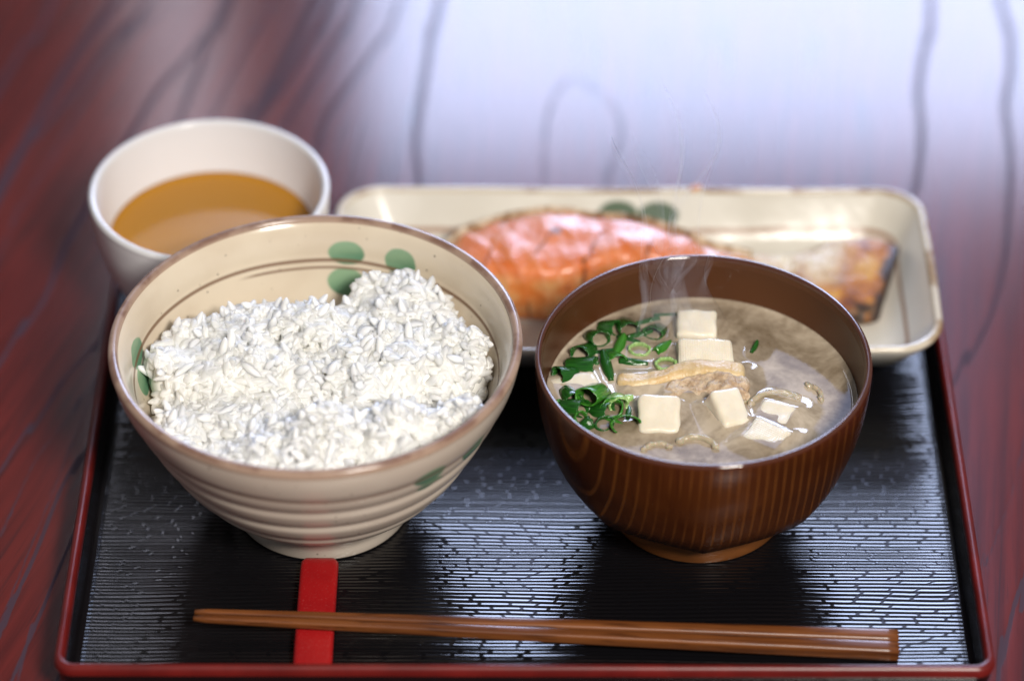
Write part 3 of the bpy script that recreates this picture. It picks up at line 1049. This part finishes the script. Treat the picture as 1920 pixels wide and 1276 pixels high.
# translucent slices of white onion just under the surface
wo = NT('translucent_white_onion')
wc = wo.coord()
wo.set(Base_Color=wo.mix(wo.noise(wc, 300, 3), (0.46, 0.38, 0.24), (0.66, 0.58, 0.42)), Roughness=.15, Alpha=.72, Subsurface_Weight=.3, Subsurface_Scale=.002)
wo.bump(wo.noise(wc, 500, 3), .4, .0006)
for (x, y, rad, hgt, wall, oval, slit, head, lift, tl, label) in [
    (84.0, 91.0, 9.5, 3.2, 2.4, .55, .52, 14, -.5, 14, 'curved translucent onion slice arching behind the sunken right tofu'),
    (97.0, 96.5, 5.0, 2.6, 2.2, .6, .5, -62, -.6, 12, 'translucent onion scrap nearest the right wall of the bowl'),
    (57.0, 69.0, 7.5, 3.0, 2.4, .6, .5, -12, -.6, 12, 'translucent onion slice between the front tofu and front wall'),
    (43.5, 67.5, 5.5, 2.6, 2.2, .55, .5, 8, -.7, 12, 'translucent onion slice touching the front wall below the square tofu'),
    (74.0, 89.5, 3.2, 3.0, 1.6, .7, .45, 70, -.6, 30, 'little translucent onion curl at the right of the tilted tofu')]:
    o = onion_ring(rad / 1000, hgt / 1000, wall / 1000, oval, wo.m, slit=slit)
    o.name = 'white_onion_slice'
    o.location = (x / 1000, y / 1000, S + lift / 1000)
    o.rotation_euler = (R(tl), 0, R(head))
    tag(o, label, 'onion', 'translucent onion slices in the soup')
    if rad > 99:
        FOOT.append((x / 1000, y / 1000 + rad * oval * .0004, rad / 1000 * .85, rad * oval / 1000 * .55, R(head), .5))


def build_soup():
    """cloudy broth: a closed body of liquid whose skin climbs every piece that breaks it"""
    n = 200
    rmax = .0523
    xs = np.linspace(-rmax, rmax, n)
    rings_r = np.concatenate([np.linspace(0.0005, rmax - .004, 84), np.linspace(rmax - .004, rmax, 14)[1:]])
    na = 280
    A = np.linspace(0, 2 * math.pi, na, endpoint=False)
    RR, AA = np.meshgrid(rings_r, A, indexing='ij')
    X, Y = SB[0] + RR * np.cos(AA), SB[1] + RR * np.sin(AA)
    Z = np.zeros_like(X)
    for (x, y, hx, hy, rot, lift) in FOOT:
        c, s = math.cos(rot), math.sin(rot)
        u, v = c * (X - x) + s * (Y - y), -s * (X - x) + c * (Y - y)
        d = np.hypot(np.maximum(np.abs(u) - hx, 0), np.maximum(np.abs(v) - hy, 0))
        Z = np.maximum(Z, .0021 * lift * np.exp(-d / .0034))
    Z = np.maximum(Z, .0011 * np.exp(-(rmax - RR) / .0012))
    Z += SOUP_Z - .0003
    rings = [[(X[i, k] - SB[0], Y[i, k] - SB[1], Z[i, k]) for k in range(na)] for i in range(len(rings_r))]
    # lower body inside the bowl wall
    zz = [p[0] for p in SB_EXT][::-1]
    rr = [p[1] for p in SB_EXT][::-1]
    for z in (.051, .045, .040, .034, .028, .023, .019):
        r = float(np.interp(z, zz, rr)) - .0019
        r *= 1 - .03 * np.clip((.05 - z) / .03, 0, 1)
        rings.append([(r * math.cos(a), r * math.sin(a), z) for a in A])
    v, f = rings_mesh(rings, close_first=True, close_last=True)
    m = NT('cloudy_miso_broth')
    co = m.coord()
    x, y, z = m.sep(co)
    flat = m.comb(x, y, 0.0)
    cloud = m.noise(flat, 48, 4, .6, dist=.6)
    fine = m.noise(flat, 420, 3, .6)
    cl = m.math('ADD', m.math('MULTIPLY', cloud, .85), m.math('MULTIPLY', fine, .15))
    c = m.mix(m.smooth(cl, .32, .66), (0.36, 0.27, 0.175), (0.66, 0.55, 0.415))
    m.set(Base_Color=c, Roughness=.3, IOR=1.36, Alpha=m.smooth(cl, .30, .66, .56, .82))
    fr = m.node('ShaderNodeFresnel')
    fr.inputs['IOR'].default_value = 1.75
    gl = m.node('ShaderNodeBsdfGlossy')
    gl.inputs['Roughness'].default_value = .04
    mx = m.node('ShaderNodeMixShader')
    m.link(fr.outputs[0], mx.inputs[0])
    m.link(m.b.outputs[0], mx.inputs[1])
    m.link(gl.outputs[0], mx.inputs[2])
    m.link(mx.outputs[0], m.out.inputs['Surface'])
    m.set(Specular_IOR_Level=0.0)
    o = fix_normals(mesh_obj('miso_soup', v, f, m.m))
    o.location = (SB[0], SB[1], 0)
    tag(o, 'cloudy beige miso broth filling the dark brown bowl', 'soup')


build_soup()

# ------------------------------------------------------------------ tea cup and tea
CUP = (-0.1135, 0.2020)


def build_cup():
    t = empty('tea_cup', (CUP[0], CUP[1], 0))
    tag(t, 'plain white ceramic cup of tea behind the rice bowl', 'cup')
    n = NT('white_glaze')
    co = n.coord()
    n.set(Base_Color=n.mix(n.noise(co, 50, 2), (0.74, 0.735, 0.75), (0.80, 0.795, 0.81)), Roughness=.22, IOR=1.5)
    ext = smooth_profile([(.0432, .0585), (.0429, .054), (.0419, .046), (.0402, .038), (.0374, .029), (.0336, .0205), (.0296, .0145), (.0262, .0112), (.0250, .0097)], 7)
    lathe('body', ext, n.m, t, 144)
    bead = [(.0420 + .0014 * math.cos(R(200 * k / 12 - 10)), .0590 + .0016 * math.sin(R(200 * k / 12 - 10))) for k in range(13)]
    lathe('rim', [(.0432, .0583)] + bead + [(.0404, .0580)], n.m, t, 144)
    inn = smooth_profile([(.0405, .0586), (.0399, .054), (.0385, .046), (.0364, .038), (.0332, .029), (.0288, .0205), (.0235, .0160), (.012, .0136), (0, .0133)], 7)
    lathe('inner_wall', inn, n.m, t, 144)
    lathe('foot_ring', [(.0254, .0102), (.0246, .0075), (.0248, .0046), (.0242, .0042), (.0228, .0042), (.0220, .0050), (.0216, .0095), (0, .0100)], n.m, t, 112)
    # tea
    z0 = .0392
    r0 = .0369
    prof = [(0, z0), (r0 - .004, z0), (r0 - .002, z0 + .00015), (r0 - .0008, z0 + .0006), (r0 + .0002, z0 + .0014), (r0 - .0006, z0 - .003), (.0332 + .0006, .029), (.0288 + .0006, .0205), (.0237, .0158), (.012, .0134), (0, .0131)]
    m = NT('amber_tea')
    m.set(Base_Color=(0.50, 0.215, 0.004), Roughness=.03, IOR=1.33, Alpha=.84)
    o = fix_normals(lathe('tea', prof, m.m, None, 144))
    o.location = (CUP[0], CUP[1], 0)
    tag(o, 'clear amber tea filling the lower half of the white cup', 'tea')


build_cup()

# ------------------------------------------------------------------ plate
PC = (0.0397, 0.1955)
PHX, PHY = 0.1095, 0.0490


def build_plate():
    t = empty('rectangular_plate', (PC[0], PC[1], 0))
    tag(t, 'long cream rectangular plate with brown line under the grilled salmon', 'plate')

    def wave(pts, k=1.0):
        out = []
        for x, y, z in pts:
            nn = mnoise.noise(Vector((x * 16, y * 16, 4.2)))
            n2 = mnoise.noise(Vector((x * 16 + 9, y * 16, 1.2)))
            s = 1 + .012 * n2 * k
            corner = min(abs(x) / PHX, 1) ** 4
            out.append((x * s, y * (1 + .03 * n2 * k), z + (.0012 * nn + .0014 * corner) * k))
        return out

    def glaze(name, inner):
        n = NT(name)
        co = n.coord()
        x, y, z = n.sep(co)
        c = n.mix(n.smooth(n.noise(co, 30, 3), .35, .65), (0.64, 0.605, 0.53), (0.72, 0.69, 0.62))
        if inner:
            zn = n.math('ADD', z, n.math('MULTIPLY', n.math('SUBTRACT', n.noise(co, 25, 2), .5), .003))
            l1 = n.smooth(n.math('ABSOLUTE', n.math('SUBTRACT', zn, .0178)), .0005, .0012, 1.0, 0.0)
            c = n.mix(n.math('MULTIPLY', l1, .8), c, (0.30, 0.145, 0.075))
            for lx, lz, a, b in ((-.0045, .0225, .0078, .0042), (.0105, .0225, .0078, .0040), (.0100, .0165, .0080, .0030)):
                d = n.math('ADD', n.math('POWER', n.math('DIVIDE', n.math('SUBTRACT', x, lx), a), 2.0), n.math('POWER', n.math('DIVIDE', n.math('SUBTRACT', z, lz), b), 2.0))
                lm = n.math('MULTIPLY', n.smooth(d, .7, 1.2, 1.0, 0.0), n.smooth(y, .01, .02))
                c = n.mix(n.math('MULTIPLY', lm, .92), c, (0.035, 0.085, 0.035))
        n.set(Base_Color=c, Roughness=.19, IOR=1.42)
        n.bump(n.noise(co, 70, 2), .25, .0015)
        return n.m
    gi, go = glaze('cream_plate_glaze_inside', True), glaze('cream_plate_glaze_outside', False)
    zr = .0292
    inn = [(-.0028, zr - .0003, 1), (-.0040, zr - .0022, .9), (-.0075, .0225, .6), (-.0115, .0165, .3), (-.0150, .0128, .1), (-.0190, .0112, 0), (-.0300, .0106, 0), (-.046, .0106, 0)]
    rings = [wave(rrect(PHX + o, PHY + o, max(.017 + o * .55, .001), z, per=12, straight=24), k) for o, z, k in inn]
    v, f = rings_mesh(rings, close_last=True)
    fix_normals(mesh_obj('plate_inside', v, f, gi, t))
    out = [(0, zr - .0004, 1), (-.0006, zr - .0022, 1), (-.0035, .0235, .7), (-.0090, .0160, .4), (-.0170, .0110, .1), (-.0220, .0094, 0), (-.0230, .0046, 0), (-.0240, .0042, 0), (-.0262, .0042, 0), (-.0275, .0050, 0), (-.0280, .0085, 0), (-.040, .0088, 0)]
    rings = [wave(rrect(PHX + o, PHY + o, max(.017 + o * .5, .001), z, per=12, straight=24), k) for o, z, k in out]
    v, f = rings_mesh(rings, close_last=True)
    fix_normals(mesh_obj('plate_outside', v, f, go, t))
    rm = NT('brown_gold_plate_rim')
    co = rm.coord()
    w = rm.smooth(rm.noise(co, 55, 4), .46, .60)
    rm.set(Base_Color=rm.mix(rm.math('MULTIPLY', w, .85), (0.62, 0.55, 0.44), (0.27, 0.15, 0.055)), Roughness=.16)
    rings = []
    for k in range(9):
        a = math.pi * k / 8
        o = -.0014 + .0015 * math.cos(a)
        rings.append(wave(rrect(PHX + o, PHY + o, .017 + o * .5, zr - .0004 + .0013 * math.sin(a), per=12, straight=24), 1))
    v, f = rings_mesh(rings)
    fix_normals(mesh_obj('rim', v, f, rm.m, t))


build_plate()


# ------------------------------------------------------------------ salmon
def build_salmon():
    t = empty('grilled_salmon', (0.050, 0.205, .0108))
    tag(t, 'grilled pink salmon fillet with a charred tail end on the long plate', 'salmon')
    O = np.array([0.050, 0.205, .0108])
    # stations along x (mm): y_back, y_front, z_top_back, z_top_front (absolute mm)
    ST = [(-36, 206, 196, 17, 17), (-32, 211, 193, 26, 26), (-22, 218, 190, 31.0, 31.0), (-6, 222.5, 188.5, 34, 34.0), (10, 224, 187, 36, 34.5), (17, 223.5, 188, 35.5, 34), (24, 222.5, 192, 34.0, 33.5), (34, 221.5, 196, 34.5, 35.0), (46, 219.5, 196, 34.0, 34.5), (58, 215.5, 193, 32, 31), (70, 212, 190, 28, 27), (84, 212.5, 188, 24, 22.5)]
    X = np.array([s[0] for s in ST]) / 1000
    A = np.array(ST)[:, 1:] / 1000
    xs = np.linspace(X[0], X[-1], 70)

    def at(x, j):
        return np.interp(x, X, A[:, j])
    rings = []
    N = 56
    for x in xs:
        yb, yf, zb, zf = (at(x, j) for j in range(4))
        zbot = .0112
        ring = []
        # closed section: bottom back -> back -> top back -> top front -> front -> bottom front
        key = [(yb - .004, zbot), (yb + .0005, zbot + .006), (yb + .0000, zb - .004), (yb - .0040, zb - .0002), ((yb * .65 + yf * .35), zb + .0014), ((yb * .3 + yf * .7), zf + .0016), (yf + .0020, zf), (yf - .0006, zf - .0040), (yf - .0018, (zf + zbot) / 2), (yf - .0006, zbot + .003), (yf + .002, zbot), ((yf + yb) / 2, zbot - .0002)]
        m = len(key)
        for k in range(N):
            q = k / N * m
            i = int(q)
            fq = q - i
            p0, p1, p2, p3 = (np.array(key[(i + d) % m]) for d in (-1, 0, 1, 2))
            p = .5 * ((2 * p1) + (-p0 + p2) * fq + (2 * p0 - 5 * p1 + 4 * p2 - p3) * fq ** 2 + (-p0 + 3 * p1 - 3 * p2 + p3) * fq ** 3)
            y, z = p
            nn = mnoise.noise(Vector((x * 120, y * 120, z * 120))) * .0011 + mnoise.noise(Vector((x * 330, y * 330, z * 330))) * .0004
            flake = .00025 * math.sin((x + (y - .2) * .5 + .006 * mnoise.noise(Vector((x * 70, y * 70, 0)))) * 700) * (1 if z > zbot + .004 else 0)
            ring.append((x - O[0], y - O[1] + nn * (1 if y > (yb + yf) / 2 else -1) * .8, z - O[2] + nn + flake * .6))
        rings.append(ring)
    v, f = rings_mesh(rings, close_first=True, close_last=True)
    n = NT('grilled_salmon_flesh')
    co = n.coord()
    x, y, z = n.sep(co)
    warp = n.noise(co, 60, 2)
    lay = n.math('SINE', n.math('MULTIPLY', n.math('ADD', n.math('ADD', x, n.math('MULTIPLY', y, .55)), n.math('MULTIPLY', warp, .012)), 900))
    tone = n.noise(co, 90, 4, .6)
    c = n.mix(n.smooth(tone, .3, .7), (0.68, 0.155, 0.026), (0.77, 0.235, 0.075))
    c = n.mix(n.math('MULTIPLY', n.smooth(lay, .5, 1.0), .28), c, (0.86, 0.45, 0.32))
    # golden brown belly side low on the cut face
    low = n.math('MULTIPLY', n.smooth(z, .021, .017, 0.0, 1.0), 1.0)
    c = n.mix(n.math('MULTIPLY', n.smooth(z, .0225, .0175), .85), c, n.mix(n.smooth(n.noise(co, 110, 3), .35, .6), (0.62, 0.17, 0.022), (0.66, 0.34, 0.12)))
    # seared cracks and browned crest
    crack = n.math('ABSOLUTE', n.math('SINE', n.math('MULTIPLY', n.math('ADD', n.math('ADD', x, n.math('MULTIPLY', y, -.35)), n.math('MULTIPLY', n.noise(co, 50, 2), .008)), 165)))
    cm = n.math('MULTIPLY', n.smooth(crack, .10, .02, 0.0, 1.0), n.smooth(n.noise(co, 75, 2), .40, .60))
    cm = n.math('MULTIPLY', n.smooth(crack, .01, .11, 1.0, 0.0), n.smooth(n.noise(co, 75, 2), .42, .60))
    c = n.mix(n.math('MULTIPLY', cm, .85), c, (0.16, 0.030, 0.010))
    spots = n.smooth(n.noise(n.mapping(co, (1, 1, 1), loc=(.3, .1, .2)), 130, 3), .66, .74)
    c = n.mix(n.math('MULTIPLY', spots, .8), c, (0.035, 0.010, 0.006))
    n.set(Base_Color=c, Roughness=.24, IOR=1.45, Subsurface_Weight=.25, Subsurface_Radius=(1, .35, .2), Subsurface_Scale=.003, Coat_Weight=.6, Coat_Roughness=.2)
    n.bump(n.math('ADD', n.math('ADD', n.noise(co, 420, 4, .6), n.math('MULTIPLY', lay, .12)), n.math('MULTIPLY', cm, -1.2)), .8, .0012)
    fix_normals(mesh_obj('flesh', v, f, n.m, t))
    # silvery browned skin lying along the back edge
    sk = NT('grilled_salmon_skin')
    co = sk.coord()
    g = sk.noise(co, 150, 4, .65)
    sc_ = sk.voronoi(co, 520)
    c = sk.ramp(g, [(.30, (0.05, 0.028, 0.018)), (.42, (0.26, 0.15, 0.07)), (.55, (0.56, 0.44, 0.30)), (.72, (0.70, 0.62, 0.50))])
    sk.set(Base_Color=c, Roughness=.28, Coat_Weight=.4, Coat_Roughness=.15)
    sk.bump(sk.math('ADD', sc_, g), .6, .0009)
    rings = []
    for x in xs:
        yb, zb = at(x, 0), at(x, 2)
        ring = []
        for k in range(16):
            a = 2 * math.pi * k / 16
            ring.append((x - O[0], yb - .0005 + .0016 * math.cos(a) - O[1] + .0006 * mnoise.noise(Vector((x * 150, k, 0))), (zb + .0112) / 2 + .0005 + ((zb - .0112) / 2 + .0006) * math.sin(a) - O[2]))
        rings.append(ring)
    v, f = rings_mesh(rings, close_first=True, close_last=True)
    fix_normals(mesh_obj('skin', v, f, sk.m, t))
    # tail: thin flap that rises towards its scorched end
    TS = [(80, 212.5, 190, 24.0, 22.0, 9), (92, 213.0, 188, 22.5, 20.5, 7.5), (104, 216.0, 185, 23.0, 20.5, 6.5), (114, 220.0, 182.5, 25.0, 20.5, 6.5), (122, 221.0, 181, 26.0, 20.0, 6.5), (128, 219.5, 181, 26.0, 19.5, 6.5), (132, 218.0, 182, 25.5, 19.0, 6.0), (134, 217.0, 183, 25.0, 18.5, 5.0)]
    TX = np.array([s[0] for s in TS]) / 1000
    TA = np.array(TS)[:, 1:] / 1000
    rings = []
    N = 48
    for x in np.linspace(TX[0], TX[-1], 56):
        yb, yf, zb, zf, th = (np.interp(x, TX, TA[:, j]) for j in range(5))
        ring = []
        for k in range(N):
            a = 2 * math.pi * k / N
            ca, sa = math.cos(a), math.sin(a)
            u = np.sign(ca) * abs(ca) ** .55
            w = np.sign(sa) * abs(sa) ** .55
            y = (yb + yf) / 2 + u * (yb - yf) / 2
            z = np.interp(y, [yf, yb], [zf, zb]) - th / 2 + w * th / 2 + (.0014 * (1 - u * u) if w > 0 else 0)
            nn = mnoise.noise(Vector((x * 140, y * 140, z * 140))) * .0012 + mnoise.noise(Vector((x * 400, y * 400, z * 400))) * .0005
            sh = (y - .2) * .30 * float(np.clip((x - .105) / .029, 0, 1))
            ring.append((x - O[0] + sh + nn * .5, y - O[1] + nn, max(z, .0109) - O[2] + nn * w))
        rings.append(ring)
    v, f = rings_mesh(rings, close_first=True, close_last=True)
    tm = NT('charred_salmon_tail')
    co = tm.coord()
    x, y, z = tm.sep(co)
    g = tm.noise(co, 75, 4, .6)
    c = tm.ramp(g, [(.34, (0.36, 0.16, 0.05)), (.46, (0.60, 0.40, 0.19)), (.62, (0.76, 0.64, 0.42))])
    brown = tm.ramp(tm.noise(co, 110, 3), [(.32, (0.20, 0.055, 0.010)), (.48, (0.46, 0.16, 0.020)), (.68, (0.62, 0.32, 0.06))])
    xx = tm.math('ADD', tm.math('SUBTRACT', x, tm.math('MULTIPLY', tm.math('ADD', y, .005), .30)), tm.math('MULTIPLY', tm.math('SUBTRACT', g, .5), .016))
    front = tm.math('ADD', tm.math('MULTIPLY', y, -1.0), tm.math('MULTIPLY', tm.math('SUBTRACT', g, .5), .016))
    bm_ = tm.math('MAXIMUM', tm.smooth(xx, .060, .070), tm.smooth(front, .0060, .0140))
    c = tm.mix(bm_, c, brown)
    ch = tm.math('MAXIMUM', tm.smooth(xx, .0785, .0830), tm.math('MULTIPLY', tm.smooth(front, .0165, .0215), tm.smooth(tm.noise(co, 90, 2), .40, .58)))
    c = tm.mix(tm.math('MULTIPLY', ch, .95), c, (0.012, 0.009, 0.009))
    tm.set(Base_Color=c, Roughness=.38, Coat_Weight=.12, Coat_Roughness=.2)
    tm.bump(tm.math('ADD', tm.noise(co, 380, 4, .65), tm.math('MULTIPLY', g, 1.2)), .9, .0012)
    fix_normals(mesh_obj('charred_tail', v, f, tm.m, t)).__setitem__('label', 'scorched brown tail end of the salmon')
    # a flake stuck to the back rim
    v, f = rbox(.0042, .0022, .0022, .0009, 6, amp=.0004, seed=5, freq=500)
    o = mesh_obj('salmon_flake', v, f, n.m)
    o.location = (.0640, .2425, .0308)
    o.rotation_euler = (.2, .1, .5)
    tag(o, 'tiny orange salmon flake stuck on the back rim of the plate', 'salmon flake')


build_salmon()


# ------------------------------------------------------------------ chopstick rest and chopsticks
def build_rest():
    n = NT('red_lacquer_rest')
    co = n.coord()
    sp = n.smooth(n.noise(co, 1500, 2), .60, .72)
    c = n.mix(n.smooth(n.noise(co, 60, 2), .3, .7), (0.30, 0.006, 0.008), (0.37, 0.010, 0.011))
    c = n.mix(n.math('MULTIPLY', sp, .18), c, (0.60, 0.16, 0.15))
    n.set(Base_Color=c, Roughness=.36, IOR=1.48)
    n.bump(n.noise(co, 900, 2), .12, .0003)
    v, f = rbox(.0128, .0570, .0042, .0016, 24)
    out = []
    for p in v:
        x, y, z = p
        e = abs(y) / .0285
        w = 1 - .5 * max(0, (e - .90) / .10) ** 2 * .35
        out.append((x * w, y, z + .0014 * (1 - (y / .0285) ** 2) * (1 if z > 0 else .55)))
    o = mesh_obj('chopstick_rest', out, f, n.m)
    o.location = (-.0690, .0355, TZ + .0022)
    tag(o, 'flat red lacquer chopstick rest lying in front of the rice bowl', 'chopstick rest')


build_rest()


def build_chopstick(tip, end, label, roll, seed):
    n = NT('brown_chopstick_wood')
    co = n.coord()
    g = n.noise(n.mapping(co, (14, 420, 420), loc=(seed, seed * 3, 0)), 1.0, 4, .6)
    g2 = n.noise(n.mapping(co, (60, 900, 900)), 1.0, 2)
    c = n.mix(n.smooth(g, .3, .7), (0.095, 0.027, 0.0075), (0.205, 0.068, 0.019))
    c = n.mix(n.math('MULTIPLY', n.smooth(g2, .52, .68), .7), c, (0.05, 0.014, 0.005))
    n.set(Base_Color=c, Roughness=.27, IOR=1.5)
    n.bump(g, .12, .0003)
    tip, end = Vector(tip), Vector(end)
    L = (end - tip).length
    rings = []
    N = 24
    for i in range(61):
        u = i / 60
        half = .00125 + (.00268 - .00125) * u ** .85
        ex = 2.6 + 3.2 * u
        ring = []
        for k in range(N):
            a = 2 * math.pi * k / N
            ca, sa = math.cos(a), math.sin(a)
            s = half / (abs(ca) ** ex + abs(sa) ** ex) ** (1 / ex)
            if i == 0:
                s *= .80
            if i == 60:
                s *= .95
            ring.append((u * L - (.0004 if i == 0 else 0) + (.0002 if i == 60 else 0), s * ca, s * sa))
        rings.append(ring)
    v, f = rings_mesh(rings, close_first=True, close_last=True)
    o = fix_normals(mesh_obj('chopstick', v, f, n.m))
    o.location = tip
    d = (end - tip).normalized()
    side = Vector((0, 0, 1)).cross(d).normalized()
    upv = d.cross(side)
    o.rotation_euler = (Matrix((d, side, upv)).transposed() @ Matrix.Rotation(roll, 3, 'X')).to_euler()
    tag(o, label, 'chopstick', 'pair of brown wooden chopsticks')
    return o


build_chopstick((-.1080, .0314, .0130), (.1225, .0258, .0070), 'brown wooden chopstick of the pair nearer the bowls', 0, .3)
build_chopstick((-.1082, .0286, .0130), (.1222, .0200, .0070), 'brown wooden chopstick of the pair nearer the red tray edge', 0, 1.9)


# ------------------------------------------------------------------ steam
def build_steam():
    m = NT('steam')
    m.t.nodes.remove(m.b)
    vs = m.node('ShaderNodeVolumePrincipled')
    vs.inputs['Color'].default_value = (1, 1, 1, 1)
    vs.inputs['Density'].default_value = 26
    vs.inputs['Anisotropy'].default_value = .35
    m.link(vs.outputs[0], m.out.inputs['Volume'])
    verts, faces = [], []

    def sheet(fn, nu, nv, th):
        P = np.array([[fn(i / nu, j / nv) for j in range(nv + 1)] for i in range(nu + 1)])
        du = np.gradient(P, axis=0)
        dv = np.gradient(P, axis=1)
        nn = np.cross(du, dv)
        nn /= np.linalg.norm(nn, axis=-1, keepdims=True) + 1e-12
        base = len(verts)
        for s in (1, -1):
            for i in range(nu + 1):
                for j in range(nv + 1):
                    e = min(i, nu - i, 6) / 6
                    e2 = min(j, nv - j, 14) / 14
                    k = th * (.06 + .94 * e * e2)
                    verts.append(P[i, j] + nn[i, j] * k / 2 * s)
        M = (nu + 1) * (nv + 1)
        for i in range(nu):
            for j in range(nv):
                a = base + i * (nv + 1) + j
                q = (a, a + nv + 1, a + nv + 2, a + 1)
                faces.append(q)
                faces.append(tuple(M + t for t in reversed(q)))
        rim = [base + j for j in range(nv + 1)] + [base + i * (nv + 1) + nv for i in range(1, nu + 1)] + [base + nu * (nv + 1) + j for j in range(nv - 1, -1, -1)] + [base + i * (nv + 1) for i in range(nu - 1, 0, -1)]
        for a, b in zip(rim, rim[1:] + rim[:1]):
            faces.append((b, a, M + a, M + b))

    # u runs along the curtain, v runs up. The curtain folds back on itself, so its folds show as brighter threads.
    def curtain(x0, y0, w0, w1, h, ph, fold, lean, z0=.0560):
        def fn(u, v):
            w = w0 + (w1 - w0) * (v ** .7)
            s = (u - .5) * 2
            x = x0 + lean * v + w * s + .0032 * math.sin(6.0 * v + ph) * (.3 + v) + fold * .5 * math.sin(5.2 * s + ph + 2.2 * v)
            y = y0 + .010 * v + fold * math.sin(4.4 * s + 1.7 * ph - 2.6 * v) + .0025 * math.sin(5 * v + ph * 2)
            z = z0 + h * v + .0015 * math.sin(7 * s + ph)
            return (x, y, z)
        return fn
    sheet(curtain(.0440, .1170, .0130, .0030, .036, .4, .0060, .0080), 60, 50, .00180)
    sheet(curtain(.0560, .1220, .0110, .0040, .034, 2.1, .0065, -.0030), 60, 50, .00170)
    sheet(curtain(.0520, .1280, .0045, .0110, .060, 3.6, .0060, .0010, .0840), 60, 60, .00090)
    sheet(curtain(.0430, .1240, .0030, .0060, .050, 5.1, .0040, -.0060, .0800), 40, 50, .00080)
    o = mesh_obj('steam', verts, faces, m.m)
    tag(o, 'thin wisps of white steam rising from the miso soup', None, None, 'stuff')


build_steam()
